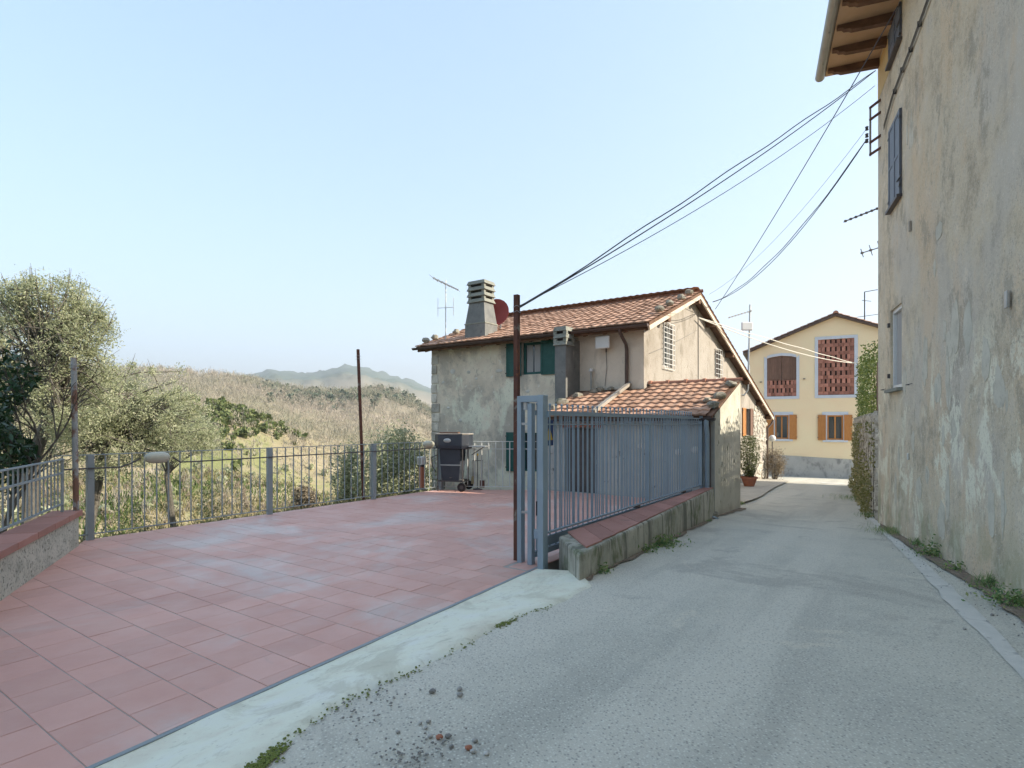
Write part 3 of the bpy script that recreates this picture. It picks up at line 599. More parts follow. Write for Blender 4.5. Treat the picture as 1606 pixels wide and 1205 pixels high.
MB().extr([sp_+UV_E*.007+UV_D*-.06+UPZ*-.08, sp_+UV_E*.007+UV_D*.08+UPZ*-.08, sp_+UV_E*.007+UV_D*.01+UPZ*.08], UV_E*.003).build('triangle', 'sign_yellow', ws)
# rusty poles
def pole(p, top, w, mat, label, round_=False):
    o = thing('rusty_pole', p, label, 'pole', 'rusty poles around the terrace'); d = top-p
    m_ = MB()
    if round_: m_.tube([p, p.lerp(top, .5), top], w/2, 10)
    else: m_.bar(p, top, w, w, UV_D)
    m_.build('shaft', mat, o, smooth=round_)
    wr = MB(); t0 = .955
    for k_ in range(2): 
        q = p.lerp(top, t0 - k_*.02); wr.tube([q + Vector((math.cos(t)*w*.78, math.sin(t)*w*.78, .01*math.sin(3*t))) for t in np.linspace(0, 6.28, 13)], .0025, 4)
    wr.build('wire_wrap', 'galvanised', o); return o
pb = pxz(810.5, 880, -.01); pole(pb, pb + Vector((.0, 0, 2.93)), .052, 'rust_pole', 'tall square rusty pole beside the gate portal')
PT = pb + Vector((.03, 0, 2.79))
pb = pxz(567, 783, 0) + UV_E*.06; pole(pb, pb + Vector((-.11, 0, 2.98)), .062, 'rust_pole', 'slightly leaning rusty pole at the middle of the far railing', True)
pb = P(-8.28, 2.62, .43); pole(pb, pb + Vector((-.03, 0, 1.88)), .062, 'rusty_paint', 'grey pole with rust patches at the end of the left low wall', True)

# ======================= BUILDINGS =======================
def wallpoly(name, mat, parent, O, A, N, outer, holes=(), depth=.16):
    O = Vector(O); A = Vector(A); N = Vector(N); pt = lambda t, z, o=0: O + A*t + UPZ*z + N*o
    bm = bmesh.new(); es = []
    for loop in [outer] + list(holes):
        vs = [bm.verts.new(pt(t, z)) for t, z in loop]
        es += [bm.edges.new((vs[i], vs[(i+1) % len(vs)])) for i in range(len(vs))]
    bmesh.ops.triangle_fill(bm, use_beauty=True, use_dissolve=False, edges=es)
    m_ = MB(); bm.verts.index_update(); m_.add([v.co.copy() for v in bm.verts], [tuple(v.index for v in f.verts) for f in bm.faces]); bm.free()
    ob = m_.build(name, mat, parent)
    for p in ob.data.polygons:
        if p.normal.dot(N) < 0: ob.data.flip_normals(); break
    if holes:
        r_ = MB()
        for h in holes:
            n = len(h)
            for i in range(n):
                a, b = h[i], h[(i+1) % n]; r_.add([pt(*a), pt(*b), pt(*b, -depth), pt(*a, -depth)], [(0,1,2,3)])
            if len(holes) <= 6: r_.build('reveal', mat, ob); r_ = MB()
        if r_.v: tag(r_.build('hole_sides', mat, ob), kind='stuff')
    return ob
def rect(t0, t1, z0, z1): return [(t0, z0), (t1, z0), (t1, z1), (t0, z1)]
def window(parent, O, A, N, t0, t1, z0, z1, fmat='green_paint', dep=.1, fw=.05, mull=True, glass='window_glass', curtain=False):
    O = Vector(O); A = Vector(A); N = Vector(N); pt = lambda t, z, o=0: O + A*t + UPZ*z + N*o
    m_ = MB(); tc, zc = (t0+t1)/2, (z0+z1)/2
    for (c, h) in (((t0+fw/2, zc), (fw/2, (z1-z0)/2)), ((t1-fw/2, zc), (fw/2, (z1-z0)/2)), ((tc, z0+fw/2), ((t1-t0)/2-fw, fw/2)), ((tc, z1-fw/2), ((t1-t0)/2-fw, fw/2))):
        m_.box(pt(*c, -dep), (h[0], .025, h[1]), A, N)
    if mull: m_.box(pt(tc, zc, -dep), (fw*.5, .022, (z1-z0)/2-fw), A, N)
    f_ = m_.build('window', fmat, parent)
    MB().box(pt(tc, zc, -dep-.02), ((t1-t0)/2-fw*.5, .003, (z1-z0)/2-fw*.5), A, N).build('pane', glass, f_)
    if curtain: 
        c_ = MB(); w = (t1-t0)/2-fw
        for k_ in (-1, 1): c_.box(pt(tc+k_*w*.55, zc, -dep-.012), (w*.42, .002, (z1-z0)/2-fw), A, N)
        c_.build('curtain', 'curtain', f_)
    return f_
def shutter(parent, O, A, N, t0, t1, z0, z1, mat, off=.03, hinge=True, panels=2, swing=0, side=0):
    O = Vector(O); A = Vector(A); N = Vector(N)
    if swing:                                         # swung out of the wall about its hinge edge
        hp = O + A*(t0 if side == 0 else t1); w = t1-t0; A2 = (A*math.cos(swing)*(1 if side == 0 else -1) + N*math.sin(swing)).normalized()
        O2 = hp; pt = lambda t, z, o=0: O2 + A2*(t-t0) + UPZ*z + N2*o; N2 = A2.cross(UPZ); N2 = N2 if N2.dot(N) > 0 else -N2; AA, NN = A2, N2
    else: pt = lambda t, z, o=0: O + A*t + UPZ*z + N*o; AA, NN = A, N
    tc, zc = (t0+t1)/2, (z0+z1)/2; hw, hh = (t1-t0)/2, (z1-z0)/2; e = min(.055, hw*.3)
    m_ = MB().box(pt(tc, zc, off), (hw, .008, hh), AA, NN)
    for k_ in (-1, 1):
        m_.box(pt(tc+k_*(hw-e/2), zc, off), (e/2, .017, hh), AA, NN)
    for i in range(panels+1): m_.box(pt(tc, z0+e/2+(2*hh-e)*i/panels, off), (hw-e, .016, e/2), AA, NN)
    o = m_.build('shutter', mat, parent)
    if hinge:
        h = MB()
        for zz_ in (z0+.2*hh, z1-.2*hh): h.box(pt(tc + (-hw if side == 0 else hw)*.98, zz_, off+.012), (.03, .01, .015), AA, NN)
        h.build('hinge', 'dark_metal', o)
    return o
# ---- roof tiles ----
def tile_mesh(w, l, amp, name='tile', mat='roof_tile'):
    m_ = MB(); K = 8; xs = [i/(K-1) for i in range(K)]
    prof = [(x*w*1.04, amp*(.5-.5*math.cos(2*math.pi*(x*.98+.02)))**1.3) for x in xs]
    for (y, dz) in ((0, .032), (l, 0)):
        for x, z in prof: m_.v.append(Vector((x, y, z+dz)))
    for x, z in prof: m_.v.append(Vector((x, 0, .004 + z*.25)))
    m_.f = [(i, i+1, K+i+1, K+i) for i in range(K-1)] + [(2*K+i, 2*K+i+1, i+1, i) for i in range(K-1)]
    return m_
def tile_roof(roof, O, A, B, Wd, Ln, tw, tl, amp=.045, maxn=300, skip=None, seed=1, prefer=None):
    A = Vector(A); B = Vector(B); N = A.cross(B).normalized(); rr_ = random.Random(seed)
    if N.z < 0: N = -N
    m_ = tile_mesh(tw, tl*1.16, amp); me = m_.mesh('tile', 'roof_tile', True); nc, nr_ = int(Wd/tw), int(Ln/tl+.3); L = []
    for r_ in range(nr_):
        for c_ in range(nc):
            p = Vector(O) + A*(c_*tw) + B*(r_*tl)
            if skip and skip(p): continue
            L.append((p.length if prefer is None else prefer(p), p))
    L.sort(key=lambda t: t[0]); rest = MB()
    for i, (d_, p) in enumerate(L):
        a_ = rr_.gauss(0, .012); X = (A*math.cos(a_) + B*math.sin(a_)); Y = N.cross(X); Zn = (N + A*rr_.gauss(0,.015) + B*rr_.gauss(0,.012)).normalized(); X = Y.cross(Zn).normalized(); Y = Zn.cross(X)
        q = p + N*(.012 + rr_.uniform(0, .008)) + B*rr_.gauss(0, .008)
        if i < maxn: inst('tile', me, roof, q, X, Y, Zn)
        else:
            n = len(rest.v); rest.v += [q + X*v.x + Y*v.y + Zn*v.z for v in m_.v]; rest.f += [tuple(k+n for k in f) for f in m_.f]
    if rest.v: tag(rest.build('tile_field', 'roof_tile', roof, smooth=True), kind='stuff')
def ridge(roof, a, b, r=.095, seg=.4, mat='ridge_tile'):
    a = Vector(a); b = Vector(b); t = (b-a).normalized(); n = max(1, int((b-a).length/seg)); L = (b-a).length/n
    X = t.cross(UPZ).normalized(); Zn = X.cross(t); m_ = MB(); K = 9
    for (y, rr2) in ((0, r*1.28), (.07, r*1.28), (.075, r), (L*1.02, r*.95)):
        for i in range(K): w = math.pi*i/(K-1); m_.v.append(Vector((rr2*math.cos(w), y, rr2*math.sin(w))))
    m_.f = [(j*K+i, j*K+i+1, (j+1)*K+i+1, (j+1)*K+i) for j in range(3) for i in range(K-1)] + [tuple(range(K))]
    me = m_.mesh('ridge_tile', mat, True)
    for i in range(n): inst('ridge_tile', me, roof, a + t*L*i, X, t, Zn)
def gutter(name, parent, a, b, r, mat):
    m_ = MB(); a = Vector(a); b = Vector(b); t = (b-a).normalized(); X = t.cross(UPZ).normalized(); K = 9
    for p in (a, b):
        for rr2 in (r, r-.006):
            for i in range(K): w = math.pi + math.pi*i/(K-1); m_.v.append(p + X*rr2*math.cos(w) + UPZ*rr2*math.sin(w))
    q = 2*K
    for i in range(K-1): m_.f += [(i, i+1, q+i+1, q+i), (K+i, K+i+1, q+K+i+1, q+K+i)]
    m_.f += [(0, q, q+K, K), (K-1, 2*K-1, q+2*K-1, q+K-1)] + [tuple(range(K)), tuple(q+i for i in range(K))]
    return m_.build(name, mat, parent, smooth=True)

# ---- main house ----
HU0, HU1, HS0, HS1 = -11.74, -4.97, 12.7, 27.6; RS, RZ = 16.33, 5.28; EZ = 3.83; ES = 12.34; BE = 27.75
fz = lambda s: EZ + (s-ES)*(RZ-EZ)/(RS-ES); bz = lambda s: RZ - (s-RS)*.300
zr = lambda s: fz(s) if s < RS else bz(s)
H = thing('old_house', P(-8.4, HS0, -3), 'old two storey house with clay tile roof, grey front and pale sunlit gable', 'house')
FO, FA, FN = P(0, HS0), UV_E, -UV_D
upw = rect(-8.42, -7.82, 2.83, 3.70); loww = rect(-8.42, -7.82, .22, 1.26)
wallpoly('front_wall', 'house_render', H, FO, FA, FN, rect(HU0, -6.95, -3.2, fz(HS0)-.10), [upw, loww], .14)
wallpoly('front_wall', 'warm_facade', H, FO, FA, FN, rect(-6.95, HU1, -3.2, fz(HS0)-.10))
GO, GA, GN = P(HU1, 0), UV_D, UV_E
g1, g2, g3 = rect(14.0, 14.72, 2.98, 4.06), rect(18.9, 19.6, 3.05, 3.92), rect(23.3, 24.05, 1.05, 2.1)
gp_ = [(HS0, -1.6), (HS1, -1.6), (HS1, bz(HS1)-.12), (RS, RZ-.12), (HS0, fz(HS0)-.12)]
wallpoly('gable_wall', 'gable_render', H, GO, GA, GN, gp_, [g1, g2, g3], .16)
wallpoly('side_wall', 'house_render', H, P(HU0, 0), UV_D, -UV_E, [(HS0, -4), (HS1, -4), (HS1, bz(HS1)-.12), (RS, RZ-.12), (HS0, fz(HS0)-.12)])
wallpoly('rear_wall', 'house_render', H, P(0, HS1), UV_E, UV_D, rect(HU0, HU1, -4, bz(HS1)-.12))
MB().prism([P(HU0+.3, HS0+.3)[:2], P(HU1-.3, HS0+.3)[:2], P(HU1-.3, HS1-.3)[:2], P(HU0+.3, HS1-.3)[:2]], -1, 0).build('floor_slab', 'dark_void', H)
RU0, RU1 = HU0-.28, HU1+.30
rf = MB(); sec = [(ES-.02, EZ-.085), (RS, RZ-.085), (BE, bz(BE)-.085), (BE, bz(BE)-.005), (RS, RZ-.005), (ES-.02, EZ-.005)]
n_ = len(sec); rf.add([P(RU0, a, b) for a, b in sec] + [P(RU1-.02, a, b) for a, b in sec], [(0,1,7,6),(1,2,8,7),(2,3,9,8),(3,4,10,9),(4,5,11,10),(5,0,6,11),(0,1,4,5)[::-1],(1,2,3,4)[::-1],(6,7,10,11),(7,8,9,10)])
roof = rf.build('roof', 'beam_wood', H)
Bf = (UV_D*(RS-ES) + UPZ*(RZ-EZ)).normalized(); Bb = (-UV_D + UPZ*.300).normalized(); tw = .215
tile_roof(roof, P(RU0, ES-.07, EZ-.03), UV_E, Bf, RU1-RU0, (RS-ES)/.94, tw, .33, .017, 300, seed=3)
# rear slope: verge column as tiles, the rest one corrugated field
m_ = tile_mesh(tw, .38, .02); me = m_.mesh('tile', 'roof_tile', True); nb_ = int((BE-RS)/math.cos(math.atan(.3))/.33)+1; rest = MB()
Nb = (UPZ + UV_D*.3).normalized()
for r_ in range(nb_):
    for c_ in range(int((RU1-RU0)/tw)):
        p = P(RU1-.01-c_*tw, BE+.06, bz(BE+.06)+.01) + Bb*(r_*.33) + Nb*.012; X = -UV_E; Y = Bb; Zn = Nb
        if c_ < 1: inst('tile', me, roof, p, X, Y, Zn)
        else: n = len(rest.v); rest.v += [p + X*v.x + Y*v.y + Zn*v.z for v in m_.v]; rest.f += [tuple(k_+n for k_ in f) for f in m_.f]
tag(rest.build('rear_tile_field', 'roof_tile', roof, smooth=True), kind='stuff')
ridge(roof, P(RU0-.02, RS, RZ+.0), P(RU1+.03, RS, RZ+.0), .085, .42)
# verge boards and purlin ends under the gable overhang
for (s0, z0), (s1, z1) in (((ES-.02, EZ-.09), (RS, RZ-.09)), ((RS, RZ-.09), (BE, bz(BE)-.09))):
    MB().bar(P(RU1-.035, s0, z0-.045), P(RU1-.035, s1, z1-.045), .045, .10).build('verge_board', 'verge_board', roof)
for s_ in (13.75, 17.9, 20.3, 22.9, 25.4, 27.3): MB().box(P(HU1+.11, s_, zr(s_)-.20), (.15,.085,.085), UV_E, UV_D).build('purlin', 'beam_wood', roof)
MB().box(P(HU1+.11, RS, RZ-.22), (.15,.09,.10), UV_E, UV_D).build('purlin', 'beam_wood', roof)
# loose stones that weigh down the edge tiles
for i, (uu, s_) in enumerate([(RU1-.14, 13.3), (RU1-.16, 14.1), (RU1-.13, 14.9), (RU1-.15, 15.7), (RU0+.12, 12.6), (RU0+.14, 13.0), (RU0+.5, 13.6)]):
    MB().blob(P(uu, s_, fz(s_)+.12), (.12,.10,.085), 8, 6, .18, i).build('roof_stone', 'roof_rock', roof, smooth=True)
gutter('gutter', H, P(RU0-.04, ES-.11, EZ-.055), P(RU1-.02, ES-.11, EZ-.055), .065, 'brown_pipe')
MB().box(P((RU0+RU1)/2, ES+.0, EZ-.12), ((RU1-RU0)/2-.05, .012, .045), UV_E, UV_D).build('fascia', 'beam_wood', H)
for i in range(14): MB().bar(P(RU0+.35+i*.53, ES+.02, EZ-.14), P(RU0+.35+i*.53, HS0-.005, fz(HS0)-.165), .07, .09).build('rafter', 'beam_wood', roof)
MB().tube([P(-5.38, ES-.1, EZ-.10), P(-5.38, ES-.08, EZ-.2), P(-5.38, HS0-.10, EZ-.42), P(-5.38, HS0-.06, EZ-.55), P(-5.38, HS0-.06, 2.3)], .042, 8).build('downpipe', 'brown_pipe', H, smooth=True)
gutter('gutter', H, P(RU0, BE+.08, bz(BE)-.10), P(RU1+.02, BE+.08, bz(BE)-.10), .06, 'gutter_grey')
MB().tube([P(RU1-.04, BE+.05, bz(BE)-.15), P(RU1-.1, BE-.05, bz(BE)-.35), P(HU1+.06, HS1-.1, bz(BE)-.55), P(HU1+.06, HS1-.1, -1.0)], .045, 8).build('downpipe', 'brown_pipe', H, smooth=True)
# windows
window(H, FO, FA, FN, -8.42, -7.82, 2.83, 3.70, curtain=True, mull=False, fw=.07)
shutter(H, FO, FA, FN, -8.93, -8.44, 2.80, 3.70, 'green_paint'); shutter(H, FO, FA, FN, -7.80, -7.36, 2.80, 3.70, 'green_paint', side=1)
window(H, FO, FA, FN, -8.42, -7.82, .22, 1.26, mull=True)
shutter(H, FO, FA, FN, -8.93, -8.44, .20, 1.27, 'green_paint'); shutter(H, FO, FA, FN, -7.80, -7.36, .20, 1.27, 'green_paint', side=1)
for (h, mat) in ((g1, 'white_plastic'), (g2, 'brown_wood'), (g3, 'brown_wood')):
    t0, t1, z0, z1 = h[0][0], h[1][0], h[0][1], h[2][1]
    window(H, GO, GA, GN, t0, t1, z0, z1, mat, .12, .05)
for h, nx_, nz_ in ((g1, 4, 9), (g2, 3, 6)):
    t0, t1, z0, z1 = h[0][0]-.05, h[1][0]+.05, h[0][1]-.06, h[2][1]+.05; gr = MB()
    for i in range(nx_+1): t = t0+(t1-t0)*i/nx_; gr.bar(P(HU1+.05, t, z0), P(HU1+.05, t, z1), .014)
    for i in range(nz_+1): z = z0+(z1-z0)*i/nz_; gr.bar(P(HU1+.052, t0, z), P(HU1+.052, t1, z), .014)
    gr.build('window_grille', 'white_plastic', H)
shutter(H, GO, GA, GN, 22.75, 23.28, 1.03, 2.12, 'orange_wood'); shutter(H, GO, GA, GN, 24.07, 24.6, 1.03, 2.12, 'brown_wood', side=1)
# stones showing through the plaster of the front
for i, (x, y, w, h) in enumerate([(710,583,.17,.13), (735,584,.13,.08), (783,582,.22,.09), (747,594,.09,.06), (695,600,.1,.08), (828,614,.12,.08), (703,640,.1,.07), (722,660,.12,.09)]):
    kx = (x-CX)/F; u = (kx*CS*HS0 - SN*HS0)/(CS + kx*SN); z = EYE + (HY-y)/F*(CS*HS0 - SN*u); b_ = MB().blob((0,0,0), (w*.62,.03,h*.62), 11, 7, .12, i)
    MB().add([P(u, HS0+.012) + UPZ*z + UV_E*v.x - UV_D*v.y + UPZ*v.z for v in b_.v], b_.f).build('wall_stone', 'pale_stone', H, smooth=True)
st = MB()                                                # quoins at the left corner
for i in range(22):
    z = -2.8 + i*.29; w = random.choice((.22,.34,.28)); b_ = MB().box((0,0,0), (w/2, .035, .13)); j = Vector((random.uniform(-.01,.01),0,0))
    MB().add([P(HU0+w/2, HS0, z+.14) + UV_E*v.x*random.uniform(.9,1.05) - UV_D*v.y*random.uniform(.6,1) + UPZ*v.z for v in b_.v], b_.f).build('quoin', 'rubble_stone', H, bevel=.02) if z < fz(HS0)-.45 else None
# rubble masonry at the rear half of the gable
st = MB(); stp = 0
for i in range(1500):
    s_, z = random.uniform(20.6, 27.5), random.uniform(-1.4, 2.6)
    if z > zr(s_)-.3 or z > 1.0 + (s_-20.6)*.28 + .25*math.sin(s_*5) or (22.6 < s_ < 24.7 and .95 < z < 2.2): continue
    w, h = random.uniform(.07,.2), random.uniform(.05,.11); b_ = MB().blob((0,0,0), (w,.05,h), 7, 4, .2, i)
    st.add([P(HU1+.005, s_, z) + UV_D*v.x + UV_E*v.y + UPZ*v.z for v in b_.v], b_.f); stp += 1
    if stp > 620: break
tag(st.build('rubble_stones', 'rubble_stone', H, smooth=False), kind='stuff')
# big chimney with stepped cowl
def stack(c, w, d, z0, z1, caps, name='chimney', mat='chimney_render', flare=.1, tp=.75):
    m_ = MB(); 
    m_.add([c + UV_E*w*a*(1+(flare if z == z0 else 0)) *.5*(1 if z < z1 else tp) + UV_D*d*b*.5*(1+(flare if z == z0 else 0))*(1 if z < z1 else tp) + UPZ*z for z in (z0, z0+.25, z0+.95*(z1-z0)*.5, z1) for a, b in ((-1,-1),(1,-1),(1,1),(-1,1))],
        [(k_*4+i, k_*4+(i+1) % 4, (k_+1)*4+(i+1) % 4, (k_+1)*4+i) for k_ in range(3) for i in range(4)] + [(0,1,2,3), (12,13,14,15)])
    ch = m_.build(name, mat, H, bevel=.012); z = z1
    MB().box(c+UPZ*(z0+.5*(z1-z0)), (w*.52, d*.52, .02), UV_E, UV_D).build('band', 'cap_concrete', ch, bevel=.006)
    for i in range(caps):
        W2, D2 = w*.5*tp*1.22, d*.5*tp*1.22
        if i: MB().box(c+UPZ*(z-.015), (W2*.6, D2*.6, .075), UV_E, UV_D).build('cap_core', 'dark_void', ch)
        if i:
            for a, b in ((-1,-1),(1,-1),(1,1),(-1,1)): MB().box(c+UV_E*a*W2*.72+UV_D*b*D2*.72+UPZ*(z+.01), (.045,.045,.05), UV_E, UV_D).build('cap_block', 'cap_concrete', ch)
            z += .06
        MB().box(c+UPZ*(z+.055), (W2, D2, .055), UV_E, UV_D, taper=.86).build('cap_slab', 'cap_concrete', ch, bevel=.008); z += .115
    return ch, z
c1 = P(-10.08, 13.02); stack(c1, .74, .60, 3.78, 5.02, 4)
c2 = P(-6.82, 12.15); c_, _ = stack(c2, .31, .38, -.6, 3.42, 3, flare=.0, tp=1.0); MB().box(P(-6.82, 12.52, 1.5), (.15,.18,2.1), UV_E, UV_D).build('chimney_web', 'chimney_render', H)
# the white square aerial panel and vent on the front wall
def on_front(x, y, o=0):
    kx = (x-CX)/F; s = HS0-o; u = (kx*CS*s - SN*s)/(CS + kx*SN); return P(u, s, EYE + (HY-y)/F*(CS*s - SN*u))
p = on_front(945, 537, .22); pan = thing('panel_aerial', p, 'white rounded square aerial panel on the house front', 'aerial')
MB().box(p, (.19,.03,.155), UV_E, UV_D).build('panel', 'white_plastic', pan, bevel=.035)
MB().tube([p+UV_D*.03, p+UV_D*.2-UPZ*.02, p+UV_D*.2-UPZ*.22], .015, 6).build('arm', 'dark_metal', pan)
MB().tube([p+UV_D*.2-UPZ*.2, p+UV_D*.2-UPZ*.6+UV_E*.02, p+UV_D*.2-UPZ*1.05-UV_E*.03], .006, 5).build('lead', 'cable_black', pan)
p = on_front(927, 583, .1); vt = thing('vent_pipe', p-UPZ*.5, 'thin flue pipe with white cap on the house front above the shed roof', 'pipe')
MB().tube([p-UPZ*.45, p], .02, 7).build('pipe', 'galvanised', vt); MB().lathe([(.055,0),(.06,.03),(.03,.08)], p, 10).build('cap', 'white_plastic', vt, smooth=True)
# red satellite dish behind the big chimney
p = pxd(777, 491, 16.75); dn = Vector((-.25,-.9,.25)).normalized(); dx = dn.cross(UPZ).normalized(); dy = dx.cross(dn)
ds = thing('satellite_dish', P(-9.9, 13.75, fz(13.75)), 'dull red satellite dish behind the big chimney', 'satellite dish')
m_ = MB()
for r_, o_ in ((0,.07), (.18,.05), (.33,.015), (.425,-.02), (.425,-.03), (.33,.005), (.0,.05)):
    for k_ in range(20): w = 2*math.pi*k_/20; m_.v.append(p + dx*r_*math.cos(w) + dy*r_*1.05*math.sin(w) - dn*o_)
m_.f = [(i*20+k_, i*20+(k_+1) % 20, (i+1)*20+(k_+1) % 20, (i+1)*20+k_) for i in range(6) for k_ in range(20)]
m_.build('reflector', 'red_dish', ds, smooth=True); MB().tube([P(-9.9,13.75,fz(13.75)-.05), P(-9.9,13.75,fz(13.75)+.3), p-dn*.08], .022, 7).build('mast', 'galvanised', ds)

# ---- shed in front of the house ----
SU0, SU1, SS0, SS1 = -6.62, -2.87, 10.92, 13.0; SEZ, SRZ = 1.66, 2.44; ss0 = SS0-.12
sz = lambda s: SEZ + (s-ss0)*(SRZ-SEZ)/(SS1-ss0)
S = thing('shed', P(-4.7, 11.8, -.4), 'small shed with clay tile roof between the gate fence and the house', 'shed')
wallpoly('front_wall', 'shed_front', S, P(0, SS0), UV_E, -UV_D, rect(SU0, SU1, -1, sz(SS0)-.08), [rect(-6.1, -5.3, 0, 1.42)], .12)
MB().box(P(-5.7, SS0+.1, .70), (.4,.02,.70), UV_E, UV_D).build('door', 'dark_metal', S)
MB().box(P(-5.38, SS0+.07, .68), (.015,.02,.05), UV_E, UV_D).build('door_handle', 'galvanised', S)
MB().box(P(-5.7, SS0-.012, 1.47), (.52,.02,.05), UV_E, UV_D).build('lintel', 'lattice_brick', S)
# side wall with open holes between the stones
so_, sA = P(SU1, 0), UV_D; hl = []
rr_ = random.Random(11)
for i in range(26):
    s_, z = SS0+.15+rr_.random()*(SS1-SS0-.3), -.05+rr_.random()*1.9
    if z > sz(s_)-.3: continue
    w, h = rr_.uniform(.018,.04), rr_.uniform(.03,.09)
    if any(abs(s_-q[0][0]) < .12 and abs(z-q[0][1]) < .22 for q in hl): continue
    hl.append([(s_-w, z-h*.6), (s_+w*.2, z-h), (s_+w, z-h*.2), (s_+w*.7, z+h*.7), (s_-w*.5, z+h)])
wallpoly('side_wall', 'shed_render', S, so_, sA, UV_E, [(SS0, -1), (SS1, -1), (SS1, sz(SS1)-.03), (SS0, sz(SS0)-.03)], hl, .12)
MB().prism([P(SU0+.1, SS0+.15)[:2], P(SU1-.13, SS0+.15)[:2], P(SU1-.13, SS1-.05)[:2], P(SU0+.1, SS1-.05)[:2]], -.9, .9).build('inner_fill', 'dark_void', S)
wallpoly('rear_wall', 'shed_render', S, P(0, SS1), UV_E, UV_D, [(HU1+.01, -1), (SU1, -1), (SU1, sz(SS1)-.03), (HU1+.01, sz(SS1)-.03)])
wallpoly('end_wall', 'shed_front', S, P(SU0, 0), UV_D, -UV_E, [(SS0, -1), (HS0, -1), (HS0, sz(HS0)-.08), (SS0, sz(SS0)-.08)])
rs_ = MB(); sec = [(ss0, SEZ-.06), (SS1+.03, SRZ-.05), (SS1+.03, SRZ), (ss0, SEZ-.005)]
rs_.add([P(HU1+.01, a, b) for a, b in sec] + [P(SU1-.02, a, b) for a, b in sec], [(0,1,5,4),(1,2,6,5),(2,3,7,6),(3,0,4,7),(0,1,2,3),(4,5,6,7)])
sec = [(ss0, SEZ-.06), (HS0-.01, sz(HS0)-.05), (HS0-.01, sz(HS0)), (ss0, SEZ-.005)]
rs_.add([P(SU0-.05, a, b) for a, b in sec] + [P(HU1+.01, a, b) for a, b in sec], [(0,1,5,4),(1,2,6,5),(2,3,7,6),(3,0,4,7),(0,1,2,3),(4,5,6,7)])
sroof = rs_.build('roof', 'beam_wood', S); Bs = (UV_D*(SS1-ss0) + UPZ*(SRZ-SEZ)).normalized()
tile_roof(sroof, P(SU0-.06, ss0-.05, SEZ-.02), UV_E, Bs, SU1-SU0+.1, (SS1-ss0)/.94, .205, .262, .020, 300, skip=lambda p: (lambda q: q[0] < HU1-.05 and q[1] > HS0-.25)(US(p.x, p.y)), seed=5)
ridge(sroof, P(HU1+.02, SS1+.0, SRZ+.01), P(SU1+.04, SS1+.0, SRZ+.01), .07, .42)
MB().bar(P(-5.32, HS0-.03, sz(HS0)+.13), P(-5.32, ss0-.06, SEZ+.10), .085, .07).build('concrete_beam', 'gable_render', sroof)
for i, (u, s_, r_) in enumerate([(SU1-.1, 12.55, .12), (SU1-.13, 11.75, .13), (SU1-.1, 11.2, .12), (SU1-.3, 11.5, .09), (SU0+.05, 11.2, .13), (SU0+.05, 11.6, .15), (SU0+.2, 12.1, .12), (SU0+.5, 12.4, .1), (-6.0, 12.5, .12), (-5.75, 12.55, .09)]):
    MB().blob(P(u, s_, sz(s_)+.07), (r_, r_*.85, r_*.62), 8, 6, .25, i+40).build('roof_stone', 'roof_rock', sroof, smooth=True)
gutter('gutter', S, P(SU0-.05, ss0-.09, SEZ-.05), P(SU1+.06, ss0-.09, SEZ-.05), .055, 'dark_metal')
MB().tube([P(SU1-.1, ss0-.09, SEZ-.08), P(SU1-.1, ss0-.09, SEZ-.2), P(SU1-.1, ss0-.04, SEZ-.35), P(SU1-.1, ss0-.04, -.15), P(SU1+.0, ss0-.12, -.24), P(SU1+.12, ss0-.18, -.26)], .045, 9).build('downpipe', 'blue_paint', S, smooth=True)
MB().box(P(SU1-.1, ss0+.0, .75), (.055,.012,.9), UV_E, UV_D).build('pipe_backing', 'brown_pipe', S)
MB().box(P(SU1-.22, ss0+.02, .70), (.03,.03,.95), UV_E, UV_D).build('corner_post', 'blue_paint', S)
MB().box(P(-2.95, 10.85, -.21), (.12,.12,.05), UV_E, UV_D).build('step', 'cap_concrete', S, bevel=.01)
for i, (u, z, w) in enumerate([(-3.55,.95,.1), (-3.2,1.0,.12), (-3.1,.62,.09), (-3.12,.2,.1), (-4.3,1.05,.12)]):
    b_ = MB().blob((0,0,0), (w,.04,w*.6), 9, 6, .15, i+70); MB().add([P(u, SS0, z) + UV_E*v.x - UV_D*v.y + UPZ*v.z for v in b_.v], b_.f).build('wall_stone', 'pale_stone', S, smooth=True)

# ---- cream house at the end of the road ----
FD = Vector((math.cos(math.radians(26)), -math.sin(math.radians(26)), 0)); FNn = Vector((FD.y, -FD.x, 0)); FNn = FNn if FNn.y < 0 else -FNn
FO2 = Vector((15.77, 29.1, 0)); fp = lambda t, z, o=0: FO2 + FD*t + UPZ*z + FNn*o
FH = thing('cream_house', fp(.9, -1.4, -4), 'cream house with brick lattice panels and orange shutters at the end of the road', 'house')
lat1 = [(-2.317,2.96),(-.912,2.96),(-.912,5.0),(-1.15,5.07),(-1.61,5.12),(-2.08,5.07),(-2.317,5.0)]; lat2 = rect(.09, 1.70, 2.98, 5.85)
w1, w2 = rect(-1.93, -1.28, .70, 1.96), rect(.50, 1.22, .68, 1.94)
AP, AZ_ = .864, 7.0
wallpoly('front_wall', 'cream_plaster', FH, FO2, FD, FNn, [(-3.17,-1.8),(4.9,-1.8),(4.9,5.40),(AP,AZ_),(-3.17,5.38)], [lat1, lat2, w1, w2], .2)
bk = -9
wallpoly('side_wall', 'cream_plaster', FH, fp(-3.17, 0), -FNn, -FD, rect(0, 9, -1.8, 5.38)); wallpoly('side_wall', 'cream_plaster', FH, fp(4.9, 0), -FNn, FD, rect(0, 9, -1.8, 5.40))
